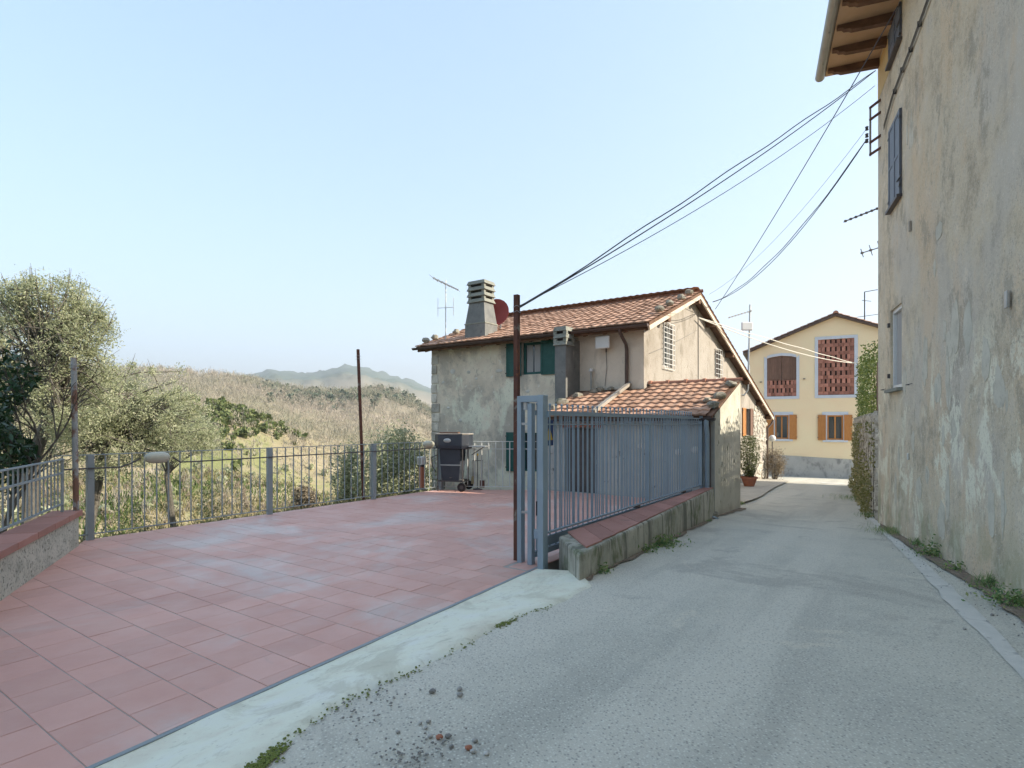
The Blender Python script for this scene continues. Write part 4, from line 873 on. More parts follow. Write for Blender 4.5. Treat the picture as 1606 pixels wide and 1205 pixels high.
wallpoly('rear_wall', 'cream_plaster', FH, fp(0, 0, -9), FD, -FNn, [(-3.17,-1.8),(4.9,-1.8),(4.9,5.40),(AP,AZ_),(-3.17,5.38)])
r2 = MB(); sec = [(-3.5,5.27),(AP,AZ_+.01),(5.2,5.27),(5.2,5.37),(AP,AZ_+.12),(-3.5,5.37)]
r2.add([fp(a, b, .28) for a, b in sec] + [fp(a, b, -9.3) for a, b in sec], [(0,1,7,6),(1,2,8,7),(2,3,9,8),(3,4,10,9),(4,5,11,10),(5,0,6,11),(0,1,4,5),(1,2,3,4),(6,7,10,11),(7,8,9,10)])
rf2 = r2.build('roof', 'brown_pipe', FH); m_ = tile_mesh(.22, .40, .05); me = m_.mesh('tile', 'roof_tile', True)
for sd, e0_ in ((1, -3.5), (-1, 5.2)):
    Bv = (FD*sd*(AP+3.5) + UPZ*(AZ_-5.25)).normalized() if sd > 0 else (-FD*(5.2-AP) + UPZ*(AZ_-5.25)).normalized()
    for i in range(14): 
        for j in range(2):
            p = fp(e0_, 5.38, .30-.22*j) + Bv*(i*.335); Nn = Bv.cross(-FNn); Nn = Nn if Nn.z > 0 else -Nn
            inst('tile', me, rf2, p, -FNn, Bv, Nn)
ridge(rf2, fp(AP, AZ_+.12, .34), fp(AP, AZ_+.12, -3), .1, .42)
def frame(poly_in, mg, name='surround', shape=None):
    t0, t1 = min(p[0] for p in poly_in), max(p[0] for p in poly_in); z0, z1 = min(p[1] for p in poly_in), max(p[1] for p in poly_in)
    m_ = MB()
    if shape == 'arch':
        pts = sorted([p for p in poly_in if p[1] > 4.9], key=lambda p: p[0])
        for a, b in zip(pts[:-1], pts[1:]): m_.extr([fp(a[0],a[1],.0), fp(b[0],b[1],.0), fp(b[0],b[1]+mg,.0), fp(a[0],a[1]+mg,.0)], FNn*.03)
        m_.extr([fp(t0-mg,z0), fp(t0,z0), fp(t0,5.0), fp(t0-mg,5.0+mg*.8)], FNn*.028); m_.extr([fp(t1,z0), fp(t1+mg,z0), fp(t1+mg,5.0+mg*.8), fp(t1,5.0)], FNn*.028)
        m_.box(fp((t0+t1)/2, z0-mg/2, .015), ((t1-t0)/2+mg, .017, mg/2), FD, FNn)
    else:
        m_.box(fp(t0-mg/2, (z0+z1)/2, .014), (mg/2, .015, (z1-z0)/2), FD, FNn); m_.box(fp(t1+mg/2, (z0+z1)/2, .014), (mg/2, .015, (z1-z0)/2), FD, FNn)
        m_.box(fp((t0+t1)/2, z1+mg/2, .015), ((t1-t0)/2+mg, .017, mg/2), FD, FNn); m_.box(fp((t0+t1)/2, z0-mg/2, .015), ((t1-t0)/2+mg, .017, mg/2), FD, FNn)
    return m_.build(name, 'pale_blue_paint', FH)
frame(lat1, .14, shape='arch'); frame(lat2, .15)
for w in (w1, w2):
    t0, t1, z0, z1 = w[0][0], w[1][0], w[0][1], w[2][1]
    MB().box(fp((t0+t1)/2, z1+.09, .012), ((t1-t0)/2+.22, .014, .085), FD, FNn).build('lintel', 'pale_blue_paint', FH)
    MB().box(fp((t0+t1)/2, z0-.06, .03), ((t1-t0)/2+.2, .035, .055), FD, FNn).build('sill', 'pale_blue_paint', FH)
    for k_ in (-1, 1): MB().box(fp((t0+t1)/2+k_*((t1-t0)/2+.045), (z0+z1)/2, .010), (.045, .012, (z1-z0)/2), FD, FNn).build('jamb', 'pale_blue_paint', FH)
    window(FH, FO2, FD, FNn, t0, t1, z0, z1, 'orange_wood', .08, .07)
    shutter(FH, FO2, FD, FNn, t0-.42, t0-.06, z0-.02, z1+.02, 'orange_wood', .05); shutter(FH, FO2, FD, FNn, t1+.03, t1+.39, z0-.02, z1+.02, 'orange_wood', .05, side=1)
# dark shutters in the arch and brick lattices
for k_ in (-1, 1): 
    x0, x1 = (-2.317, -1.62) if k_ < 0 else (-1.608, -.912)
    top = [(x0, 5.0), (x0+.235, 5.07), (x1, 5.115)] if k_ < 0 else [(x0, 5.115), (x1-.235, 5.07), (x1, 5.0)]
    sh = MB().extr([fp(a, b, -.08) for a, b in [(x0, 3.82), (x1, 3.82)] + top[::-1]], FNn*.04).build('arch_shutter', 'brown_wood', FH)
    for j in range(6): MB().box(fp(x0+.06+j*.115, 4.42, -.034), (.05,.007,.56), FD, FNn).build('plank', 'brown_wood', sh)
bk = MB().box((0,0,0), (.5,.5,.5)).mesh('brick', 'lattice_brick')
def lattice(t0, t1, z0, z1, ncol, nrow):
    lt = MB().box(fp((t0+t1)/2, (z0+z1)/2, -.19), ((t1-t0)/2, .01, (z1-z0)/2), FD, FNn).build('lattice_backing', 'dark_void', FH)
    rh = (z1-z0)/nrow; cw = (t1-t0)/ncol; me0 = {}
    for r_ in range(nrow):
        zc = z0 + rh*(r_+.5)
        if r_ % 2 == 0:                                  # lying course, bricks set askew
            for c_ in range(ncol):
                key = 'h'; me = me0.setdefault(key, MB().box((0,0,0), (cw*.52, .05, rh*.42)).mesh('brick', 'lattice_brick'))
                an = math.radians(16 if (r_//2+c_) % 2 else 10); X = FD*math.cos(an) + FNn*math.sin(an); Y = UPZ.cross(X); inst('brick', me, lt, fp(t0+cw*(c_+.5), zc, -.07+random.uniform(-.01,.01)), X, Y, UPZ)
        else:
            for c_ in range(ncol+1):
                me = me0.setdefault('v', MB().box((0,0,0), (cw*.33, .05, rh*.56)).mesh('brick', 'lattice_brick'))
                tt = min(max(t0+cw*c_, t0+cw*.22), t1-cw*.22); inst('brick', me, lt, fp(tt, zc, -.075+random.uniform(-.012,.012)), FD, UPZ.cross(FD), UPZ)
    return lt
lattice(.092, 1.698, 2.982, 5.848, 7, 14); lattice(-2.315, -.914, 2.962, 3.80, 7, 4)
pl = MB(); N_ = 24
for i in range(N_+1):
    t = -3.2 + 8.2*i/N_; zt = -.10 - .045*(t+3)
    pl.v += [fp(t, -1.9, .05), fp(t, zt, .05), fp(t, zt, -.01)]
pl.f = [(i*3+k_, i*3+k_+1, (i+1)*3+k_+1, (i+1)*3+k_) for i in range(N_) for k_ in range(2)]
pl.build('plinth', 'plinth', FH)
for (t, z) in ((-2.62, 3.75), (-.55, 3.85)): MB().box(fp(t, z, .05), (.05,.04,.02), FD, FNn).build('hook', 'dark_metal', FH)

# ---- tall rendered building on the right ----
RB = thing('tall_house', rwall(3, -.6), 'tall house with weathered grey roughcast wall beside the road', 'house')
RA = -RWD; RO = RW0.copy()
def wallpx(x, y, o=0.0):                                # pixel on the plane of the right wall, o metres proud
    Q = RW0 + RWN*o; kx = (x-CX)/F; m = (Q.x - kx*Q.y)/(RWD.x - kx*RWD.y); p = Q - RWD*m; return Vector((p.x, p.y, EYE + (HY-y)/F*p.y))
hA, hB, hC = rect(1.02, 1.80, 2.07, 3.38), rect(1.02, 1.82, 5.04, 6.38), rect(1.02, 1.82, 7.45, 8.02)
vsl = [hA, hB, hC]
wallpoly('road_wall', 'old_render', RB, RO, RA, RWN, rect(0, 22, -1.2, 8.3), vsl, .14)
wallpoly('end_wall', 'old_render', RB, RO, -RWN, RWD, rect(0, 9, -1.2, 8.3)); wallpoly('rear_wall', 'old_render', RB, rwall(22), -RWN, -RWD, rect(0, 9, -1.2, 8.3)); wallpoly('far_wall', 'old_render', RB, rwall(0, 0, -9), RA, -RWN, rect(0, 22, -1.2, 8.3))
wallpoly('painted_bounce', 'bounce_tint', RB, rwall(0, 0, .004), RA, RWN, [(.0,7.42),(.98,7.42),(.98,8.09),(.0,8.09)])  # strip that paints the orange light bounced up under the eaves
window(RB, RO, RA, RWN, 1.02, 1.80, 2.07, 3.38, 'white_plastic', .06, .06, mull=False, glass='curtain')
for zz_ in (2.3, 3.15):
    for t in (.97, 1.72): MB().box(rwall(t, zz_, .015 if t < 1 else -.05), (.03,.02,.035), RA, RWN).build('hinge', 'dark_metal', RB)
MB().box(rwall(1.41, 2.04, .03), (.45,.05,.025), RA, RWN).build('sill', 'cap_concrete', RB)
for (z0, z1, mt) in ((5.05, 6.37, 'shutter_slate'), (7.46, 8.01, 'shutter_slate')):
    shutter(RB, RO, RA, RWN, 1.03, 1.415, z0, z1, mt, .02, side=0); shutter(RB, RO, RA, RWN, 1.425, 1.81, z0, z1, mt, .02, side=1)
    MB().box(rwall(1.42, z0-.03, .03), (.42,.045,.022), RA, RWN).build('sill', 'shutter_dark', RB)
    MB().box(rwall(1.86, z0+.22, .05), (.14,.008,.008), RA, RWN).build('shutter_stay', 'dark_metal', RB)
rp = random.Random(31)
for i in range(52):                                       # flakes of newer plaster standing proud of the old render
    m = 1.3 + 7.2*rp.random(); z = (.25 + 2.5*rp.random()**1.2) if i < 42 else rp.uniform(2.6, 6.5)
    if .9 < m < 1.95 and z > 1.8: continue
    w, h = rp.uniform(.03,.16), rp.uniform(.08,.34); K = 15; ph = rp.random()*6; pts = []
    for k_ in range(K):
        t = 6.2832*k_/K; f = 1 + .3*mnoise.noise(Vector((math.cos(t)*1.3+i*3, math.sin(t)*1.3, ph))) + .16*rp.uniform(-1,1); pts.append(rwall(m + w*f*math.cos(t), z + h*f*math.sin(t), -.01))
    MB().extr(pts, RWN*(.0115 + .004*rp.random())).build('plaster_flake', 'pale_plaster' if rp.random() < .75 else 'shed_render', RB)
# eaves
OV = .84
ev = MB().extr([rwall(-.12, 8.14, -.2), rwall(-.12, 8.14, OV), rwall(-.12, 8.20, OV), rwall(-.12, 8.30, -.2)], RA*22.2).build('eaves', 'soffit_clay', RB)
for i in range(20):
    m = .06 + i*.62; b_ = MB(); prof = [(0, 0), (OV-.03, 0), (OV-.03, -.045), (OV-.10, -.055), (OV-.13, -.09), (OV-.2, -.10), (OV-.24, -.125), (0, -.15)]
    b_.extr([rwall(m, 8.137+z, o+.006) for o, z in prof], RA*.095).build('rafter', 'beam_wood', ev)
gutter('gutter', RB, rwall(-.16, 8.17, OV+.085), rwall(22, 8.17, OV+.085), .085, 'gutter_grey')
for m in (.35, 1.25, 2.1, 3.0): MB().bar(rwall(m, 8.07, OV+.085), rwall(m, 8.075, OV+.1), .19, .02).build('gutter_clip', 'gutter_grey', RB)
rfb = MB().extr([rwall(-.22, 8.21, OV+.06), rwall(-.22, 10.0, -4.6), rwall(-.22, 10.1, -4.6), rwall(-.22, 8.29, OV+.06)], RA*22.3).extr([rwall(-.22, 10.0, -4.6), rwall(-.22, 8.2, -9.6), rwall(-.22, 8.3, -9.6), rwall(-.22, 10.1, -4.6)], RA*22.3).build('roof', 'roof_tile', RB)
# fittings on the wall
p = wallpx(1427, 355, .02); MB().box(p, (.022,.015,.075), RA, RWN).build('junction_box', 'gable_render', RB, bevel=.006)
p = wallpx(1579, 470, .03); MB().box(p, (.03,.012,.075), RA, RWN).build('metal_flap', 'galvanised', RB, bevel=.004)
p = wallpx(1424, 716, .012); MB().box(p, (.035,.01,.05), RA, RWN).build('wall_plate', 'gutter_strip', RB, bevel=.01)
for (x, y) in ((1376, 612), (1416, 604)): p = wallpx(x+10, y, .02); MB().tube([p, p+RWN*.05+RA*.04, p+RA*.16+UPZ*.01], .006, 5).build('wall_hook', 'dark_metal', RB)
br_ = thing('cable_bracket', rwall(.15, 6.9), 'rusty steel cable bracket on the upper corner of the tall house', 'bracket')
for zz_ in (7.32, 7.10, 6.68, 6.46):
    MB().bar(rwall(.25, zz_, -.0), rwall(.05, zz_-.02, .14), .025, .04).build('arm', 'rust_pole', br_)
MB().bar(rwall(.05, 7.32, .13), rwall(.05, 6.42, .13), .022, .03, RWN).build('upright', 'gutter_grey', br_)
for zz_ in (6.95, 6.82, 6.72): MB().lathe([(.012,-.035),(.03,-.03),(.022,0),(.03,.03),(.012,.035)], rwall(.02, zz_, .18), 8).build('insulator', 'dark_metal', br_, smooth=True)
bun = thing('cable_bundle', rwall(1.5, 6.95), 'bundle of grey cables clipped across the upper wall of the tall house', 'cable')
for j, dz in enumerate((0, .03, -.035)):
    pts = [wallpx(x, y, .03+.012*(j % 2)) + UPZ*dz for x, y in ((1470,-40),(1455,0),(1440,42),(1425,84),(1412,118),(1400,150),(1392,178),(1386,200))]
    MB().tube(pts, .008, 5).build('strand', 'cable_grey', bun)
for x, y in ((1442,38),(1428,78),(1415,110),(1403,144)): p = wallpx(x, y, .03); MB().box(p, (.008,.025,.04), RA, RWN).build('clip', 'dark_metal', bun)

# ---- ivy covered garden wall with hedge ----
ivd = (IV1-IV0).normalized(); ivn = Vector((-ivd.y, ivd.x, 0)); LI = (IV1-IV0).length
IW = wall_thing('garden_wall', IV0.lerp(IV1, .5) + UPZ*-.6, 'stone garden wall overgrown with ivy beyond the tall house')
MB().prism([(IV0-ivd*.5)[:2], (IV1)[:2], (IV1-ivn*.5)[:2], (IV0-ivd*.5-ivn*.5)[:2]], -1.6, 1.66).build('core', 'mortar', IW)
MB().prism([(IV0-ivd*.5+ivn*.04)[:2], (IV1+ivn*.06)[:2], (IV1-ivn*.52)[:2], (IV0-ivd*.5-ivn*.52)[:2]], 1.66, 1.74).build('cap', 'cap_concrete', IW, bevel=.02)
st = MB(); cnt = 0; stn = 0
for i in range(1400):
    t = random.random()**1.5*LI; p = IV0 + ivd*t; zb = road_z(US(p.x, p.y)[1]); z = zb + random.random()*(1.66-zb)
    w, h = random.uniform(.09,.22), random.uniform(.06,.13); b_ = MB().blob((0,0,0), (w,.07,h), 7, 5, .2, i)
    g = [p + UPZ*z + ivd*v.x + ivn*v.y + UPZ*v.z for v in b_.v]
    if t < 2.2 and stn < 90: MB().add(g, b_.f).build('stone', 'rubble_stone', IW); stn += 1
    else: st.add(g, b_.f)
tag(st.build('stone_field', 'rubble_stone', IW), kind='stuff')
tag(MB().prism([(IV0-ivn*.52)[:2], (IV1-ivn*.52)[:2], (IV1-ivn*6)[:2], (IV0-ivn*6)[:2]], -1.5, 1.55).build('garden_ground', 'soil'), kind='structure')
wg = thing('board_fence', IV0 + ivd*2.2 - ivn*.3 + UPZ*1.74, 'dark brown board fence on the garden wall behind the hedge', 'fence')
for i in range(19): MB().box(IV0 + ivd*(-.4+i*.16) - ivn*.12 + UPZ*(1.74+.58), (.07,.015,.58+.012*math.sin(i*1.7)), ivd, ivn).build('board', 'brown_wood', wg)
for zz_ in (2.05, 2.75): MB().box(IV0 + ivd*1.05 - ivn*.16 + UPZ*zz_, (1.5,.02,.04), ivd, ivn).build('rail', 'brown_wood', wg)

# ======================= VEGETATION =======================
def leaves(name, mat, parent, C, size, asp=.32, kind=None, up=0.0, fold=True):
    C = np.asarray(C, float); n = len(C)
    d = rng.normal(size=(n, 3)); d[:, 2] += up; d /= np.linalg.norm(d, axis=1, keepdims=True)
    e = rng.normal(size=(n, 3)); e -= d*np.sum(d*e, 1, keepdims=True); e /= np.linalg.norm(e, axis=1, keepdims=True)
    L = (size*rng.uniform(.65, 1.3, n))[:, None]; w = L*asp
    V = np.stack([C - d*L*.5, C + e*w*.5, C + d*L*.5, C - e*w*.5], 1).reshape(-1, 3)
    return raw(name, V, np.arange(4*n).reshape(n, 4), mat, parent, kind=kind)
def blades(name, mat, parent, B, h, lean=.35, w=.012, kind=None):
    B = np.asarray(B, float); n = len(B); H = h*rng.uniform(.5, 1.3, n) if np.isscalar(h) else np.asarray(h)
    a = rng.uniform(0, 6.283, n); ln = rng.uniform(.1, 1, n)*lean*H; W_ = np.minimum(w, H*.2)[:, None] if not np.isscalar(w) else np.full((n, 1), w)
    sd = np.stack([np.cos(a+1.57), np.sin(a+1.57), 0*a], 1); tp = B + np.stack([np.cos(a)*ln, np.sin(a)*ln, H], 1); md = B + np.stack([np.cos(a)*ln*.35, np.sin(a)*ln*.35, H*.6], 1)
    V = np.stack([B - sd*W_*.5, B + sd*W_*.5, md + sd*W_*.4, tp, md - sd*W_*.4], 1).reshape(-1, 3); q = np.arange(n)[:, None]*5
    return raw(name, V, np.concatenate([q + np.array([[0, 1, 2, 4]]), q + np.array([[4, 2, 3, 3]])])[:, :4] if False else (q + np.array([[0, 1, 2, 3, 4]])), mat, parent, kind=kind)
def branch_tree(base, height, spread, seed, trunk_r=.14, levels=4, lean=(0, 0), fork=3, droop=.0, first=.35):
    rr_ = random.Random(seed); segs = []; tips = []
    def grow(p, d, L, r, lv):
        pts = [p]; q = p.copy(); dd = d.copy(); n = 4
        for i in range(n):
            dd = (dd + Vector((rr_.gauss(0,.16), rr_.gauss(0,.16), rr_.gauss(.03,.1)-droop*lv*.1))).normalized(); q = q + dd*L/n; pts.append(q.copy())
            if lv >= levels-2: tips.append((q.copy(), lv))
        segs.append((pts, [max(r*(1-.45*i/n), .004) for i in range(n+1)]))
        if lv >= levels: tips.append((q.copy(), lv)); return
        for k_ in range(fork + (1 if rr_.random() < .4 else 0)):
            a = rr_.uniform(0, 6.28); el = rr_.uniform(.25, .95)
            nd = (dd*(1-el*.55) + Vector((math.cos(a)*spread, math.sin(a)*spread, rr_.uniform(.05,.5)))*el).normalized()
            grow(pts[rr_.choice((2, 3, 4, 4)) if lv else 4 - (k_ % 2)], nd, L*rr_.uniform(.55,.85), r*.58, lv+1)
    grow(Vector(base), Vector((lean[0], lean[1], 1)).normalized(), height*first, trunk_r, 0)
    return segs, tips
def tree(name, label, base, height, spread, seed, leafmat_, n, lsize, sig, group=None, cat='tree', trunk_r=.14, levels=4, lean=(0, 0), asp=.28, **kw):
    o = thing(name, base, label, cat, group); segs, tips = branch_tree(base, height, spread, seed, trunk_r, levels, lean, **kw)
    t_ = MB()
    for i, (p, r) in enumerate(segs): t_.tube(p, r, 6 if r[0] > .03 else 4, caps=False)
    t_.build('trunk', 'bark_olive', o, smooth=True)
    T = np.array([t[0][:] for t in tips]); wts = rng.random(len(T))**1.2; wts /= wts.sum()
    C = T[rng.choice(len(T), n, p=wts)] + rng.normal(size=(n, 3))*np.array([sig, sig, sig*.8])
    leaves('crown', leafmat_, o, C, lsize, asp); return o
def gz(x, y): return float(terrain_h(np.array([x]), np.array([y]))[0])
def at_ground(px_, d): x = (px_-CX)/F*d; return Vector((x, d, gz(x, d)))
def crown_tree(name, label, d, trunk, ell, ncl, n, lsize, sig, mat='leaf_olive', group=None, seed=0, tr=.16, asp=.3):
    rr_ = random.Random(seed); g0 = at_ground(trunk[0][0], d); o = thing(name, g0, label, 'tree', group); path = [g0 - UPZ*.2] + [pxd(x, y, d + rr_.uniform(-.3,.3)) for x, y in trunk[1:]]
    cl = []
    for k_ in range(ncl):
        ex, ey, rx, ry = ell[k_ % len(ell)]; v = Vector((rr_.gauss(0,1), rr_.gauss(0,1), rr_.gauss(0,1))).normalized()*rr_.uniform(.35,1)**.6
        cl.append(pxd(ex + rx*v.x, ey - ry*v.z, d) + Vector((0, v.y*rx/F*d, 0)))
    t_ = MB(); m = len(path); t_.tube(path, [tr*(1-.55*i/(m-1)) for i in range(m)], 8, caps=False)
    for i, c_ in enumerate(cl):
        a_ = path[rr_.randint(max(1, m-3), m-1)]
        if i % 3: b_ = cl[rr_.randrange(0, i)] if i > 6 else a_; a_ = b_ if (b_-c_).length < (a_-c_).length and b_.z < c_.z+.2 else a_
        md = a_.lerp(c_, .5) + Vector((rr_.gauss(0,.12), rr_.gauss(0,.12), .12)); L = (a_-c_).length; r0 = min(.028, .008 + .010*L)
        t_.tube([a_, md, c_, c_ + (c_-md).normalized()*.25 + UPZ*.1], [r0, r0*.6, r0*.3, .003], 5, caps=False)
    t_.build('trunk', 'bark_olive', o, smooth=True); Lb = np.array([c_[:] for c_ in cl]); wt = rng.random(ncl)+.25; wt /= wt.sum(); sg = rng.uniform(.6, 1.35, ncl)*sig; ix = rng.choice(ncl, n, p=wt)
    C = Lb[ix] + rng.normal(size=(n, 3))*sg[ix][:, None]*np.array([1, 1, .75]); leaves('crown', mat, o, C, lsize, asp); return o
OG = 'olive trees below the terrace'
crown_tree('olive_tree', 'tall olive tree with forked trunk behind the left low wall', 13, [(40,760),(52,720),(74,660),(78,610),(70,560)], [(78,530,84,90),(20,540,60,84),(118,610,62,80),(60,470,70,40),(130,520,40,50)], 300, 44000, .07, .125, group=OG, seed=2, tr=.17)
crown_tree('olive_tree', 'leaning lower olive tree behind the grey pole and oval lamp', 15, [(120,800),(160,725),(168,700),(190,670),(182,640)], [(205,622,100,58),(160,640,72,60),(262,655,62,50),(150,705,90,45),(215,695,92,55)], 280, 46000, .07, .125, group=OG, seed=5, tr=.12)
crown_tree('olive_tree', 'olive tree at the left edge of the picture behind the laurel', 17, [(-40,780),(-30,700),(-20,620)], [(-20,560,80,100),(40,640,70,60)], 190, 22000, .08, .15, group=OG, seed=8, tr=.15)
crown_tree('olive_tree', 'pale olive tree further down the slope right of the oval lamp', 23, [(285,790),(262,745),(275,715),(266,690)], [(270,680,48,40),(310,690,30,24)], 90, 12000, .10, .18, group=OG, seed=9, tr=.13)
# laurel at the left edge
b = Vector((-5.95, 6.4, -.45)); lau = thing('laurel_bush', b, 'dark glossy laurel bush at the left edge behind the wall railing', 'bush')
segs, tips = branch_tree(b, 2.7, .42, 9, .05, 4, (0, 0), 3, 0, .33); t_ = MB()
for p, r in segs: t_.tube(p, r, 5, caps=False)
t_.build('stems', 'bark_olive', lau, smooth=True); T = np.array([t[0][:] for t in tips]); C = T[rng.integers(0, len(T), 4200)] + rng.normal(size=(4200, 3))*.15
C = C[(C[:, 0]/C[:, 1] < -.868 + .025*np.sin(C[:, 2]*7)) & (C[:, 2] < 2.5)]; leaves('foliage', 'leaf_laurel', lau, C, .10, .38)
# round bush behind the railing, left of the house
def bush(name, label, c, rad, n, mat, ls, cat='bush', group=None, seed=0, stems=9, asp=.4, nl=60):
    o = thing(name, c, label, cat, group); c = Vector(c); rr_ = random.Random(seed); t_ = MB(); lob = []
    for i in range(nl):
        v = Vector((rr_.gauss(0,1), rr_.gauss(0,1), rr_.gauss(0,1))).normalized()*rr_.uniform(.45,1)
        lob.append(c + Vector((v.x*rad[0], v.y*rad[1], rad[2]*(1+v.z*.95))))
    for i in range(stems): q = lob[i % nl]; t_.tube([c + Vector((rr_.gauss(0,.06), rr_.gauss(0,.06), -.05)), c.lerp(q, .5)+Vector((rr_.gauss(0,.05),0,.08)), q], [.022,.014,.005], 5, caps=False)
    t_.build('stems', 'bark_olive', o); Lb = np.array([l[:] for l in lob]); C = Lb[rng.integers(0, nl, n)] + rng.normal(size=(n, 3))*np.array(rad)*.17
    leaves('foliage', mat, o, C, ls, asp); return o
def bush_at(px_, d, top, wpx, **k):
    g = at_ground(px_, d); h = EYE + (HY-top)/F*d - g.z; return dict(c=g, rad=(wpx/2/F*d, wpx/2/F*d*.8, h/2))
bush('round_bush', 'leafy olive green bush behind the railing next to the house corner', n=15000, mat='leaf_olive', ls=.09, seed=3, **bush_at(622, 15.0, 672, 118))
bush('round_bush', 'low dark bush behind the leaning rusty pole', n=7000, mat='leaf_olive', ls=.085, seed=4, **bush_at(545, 16.0, 700, 60))
for i, (x, d, t, w, l) in enumerate([(478, 14.5, 762, 46, 'small twiggy shrub just outside the far railing right of the middle post'), (330, 22, 760, 60, 'low green shrub on the slope seen through the left railing bay'), (455, 30, 722, 60, 'mid green shrub on the slope behind the middle railing post'), (205, 19, 772, 70, 'low green shrub on the slope below the oval lamp')]):
    bush('slope_shrub', l, n=2600, mat='leaf_bush' if i else 'dry_twig', ls=.085, seed=20+i, group='shrubs on the slope', **bush_at(x, d, t, w))
# hedge on the garden wall
hd = IV0 + ivd*6.3 - ivn*.35; HG = thing('hedge', hd + UPZ*1.74, 'clipped green hedge on top of the ivy covered garden wall', 'hedge')
n = 22000; t = rng.uniform(-6.9, 4.0, n); q = rng.uniform(-1, 1, n); z = rng.random(n)
keep = rng.random(n) < np.where((np.abs(q) > .55) | (z > .85), 1, .15); t, q, z = t[keep], q[keep], z[keep]
C = np.array([hd.x, hd.y, 1.74])[None] + np.outer(t, np.array(ivd)) + np.outer(np.where(t < -3.0, -.45, 0) + q*.42*(1+.15*np.sin(t*3)), np.array(ivn)) + np.outer(z*(1.72+.10*np.sin(t*2.3)+.1*np.sin(t*7)), [0, 0, 1]); leaves('foliage', 'leaf_hedge', HG, C, .075, .5)
m_ = MB()
for i in range(12): p = hd + ivd*(-2.9+i*.6) + UPZ*1.7; m_.tube([p, p+UPZ*.8+ivn*random.gauss(0,.1), p+UPZ*1.5+ivn*random.gauss(0,.15)], [.03,.02,.008], 5, caps=False)
m_.build('stems', 'bark_olive', HG)
# ivy on the garden wall
IVY = thing('ivy', IV0.lerp(IV1, .5) + ivn*.1 + UPZ*-.6, 'yellowish green ivy hanging over the stone garden wall', 'ivy'); n = 4200; t = rng.random(n)*LI*1.0; z = rng.random(n)**1.5*.92
cl = np.array([mnoise.noise(Vector((a*.9, b_*2.2, 2))) for a, b_ in zip(t, z)]); keep = cl + .25*rng.random(n) + .22*(z < .3) + .08*(t > 4) > .2; t, z = t[keep], z[keep]
zb = np.array([road_z(US(*(IV0+ivd*a)[:2])[1]) for a in t]); zz_ = zb + z*(1.72-zb)
C = np.array(IV0)[None] + np.outer(t, np.array(ivd)) + np.outer(.06 + .10*rng.random(len(t)) + .12*(z < .15)*rng.random(len(t)), np.array(ivn)); C[:, 2] = zz_; leaves('foliage', 'leaf_ivy', IVY, C, .075, .6)
m_ = MB()
for i in range(14): p = IV0 + ivd*(.5+i*.9) + ivn*.06; m_.tube([p + UPZ*(-.4-.05*i), p + UPZ*.5 + ivd*.1, p + UPZ*1.6 - ivd*.05], [.014,.01,.005], 4, caps=False)
m_.build('stems', 'bark_olive', IVY)
# weeds along the walls
def weed(kind, p, h, r, n, label):
    p = Vector(p); o = thing(kind, p, label, 'weed', 'weeds along the walls')
    if kind == 'grass_tuft':
        B = np.array(p)[None] + rng.normal(size=(n, 3))*np.array([r, r, h*.12]) + np.array([0, 0, h*.32]); leaves('blades', 'leaf_weed', o, B, h*.85, .045, kind='stuff', up=2.2)
    else:
        C = np.array(p)[None] + rng.normal(size=(n, 3))*np.array([r, r, h*.45]); C[:, 2] = np.abs(C[:, 2]-p.z) + p.z; leaves('foliage', 'leaf_weed', o, C, .038, .5)
    return o
WL = [(1398,838,'grass_tuft',.12,.16,420,'wide low tuft of dark grass at the far foot of the tall house'), (1440,858,'grass_tuft',.14,.05,130,'thin upright grass tuft by the tall house wall'), (1466,874,'leafy_weed',.16,.10,420,'dark leafy weed at the wall beside the thin grass tuft'), (1500,897,'leafy_weed',.09,.06,90,'tiny leafy weed in the middle of the tall house wall foot'),
      (1556,925,'grass_tuft',.17,.07,200,'tall bright grass tuft at the wall near the right edge'), (1597,952,'leafy_weed',.13,.11,460,'dark green leafy weed at the right edge of the picture'), (1366,812,'grass_tuft',.12,.12,260,'grass tuft at the corner between garden wall and tall house'), (1345,785,'grass_tuft',.14,.3,500,'strip of grass at the foot of the ivy wall')]
for x, y, kd, h, r, n, l in WL: weed(kd, pxr(x, y) + UPZ*.02, h, r, n, l)
for x, y, h, r, n, l in [(1038,856,.12,.13,620,'clump of green weeds at the foot of the low concrete wall'), (1015,866,.10,.08,140,'small clump of weeds left of the larger one under the gate fence'), (946,899,.08,.05,90,'little weed near the mossy end of the low concrete wall'), (1160,792,.08,.08,80,'low weed at the rear corner of the shed')]: weed('leafy_weed', pxr(x, y) + UPZ*.01, h, r, n, l)
# potted plant, dry bush, globe lamp by the gable
p = pxr(1175, 765); p.z = road_z(US(p.x, p.y)[1]) + .05
pp = thing('potted_plant', p, 'terracotta pot with a tall leafy plant against the stone gable wall', 'potted plant')
MB().lathe([(.16,0),(.25,.26),(.28,.27),(.28,.33),(.25,.33),(.23,.27)], p, 18).build('pot', 'terracotta', pp, smooth=True)
MB().lathe([(.02,.26),(.235,.28)], p, 14).build('soil', 'soil', pp)
t_ = MB(); 
for i in range(16): a = random.uniform(0, 6.28); r = random.uniform(.1,.38); t_.tube([p+UPZ*.27, p+Vector((math.cos(a)*r*.5, math.sin(a)*r*.5, .85)), p+Vector((math.cos(a)*r, math.sin(a)*r, random.uniform(1.2,1.75)))], [.012,.008,.003], 4, caps=False)
t_.build('stems', 'bark_olive', pp); n = 2600; z = rng.uniform(.35, 1.75, n); rad = .36*np.sin(np.clip((z-.2)/1.75, 0, 1)*3.0)**.7*np.sqrt(rng.random(n)); a = rng.uniform(0, 6.283, n)
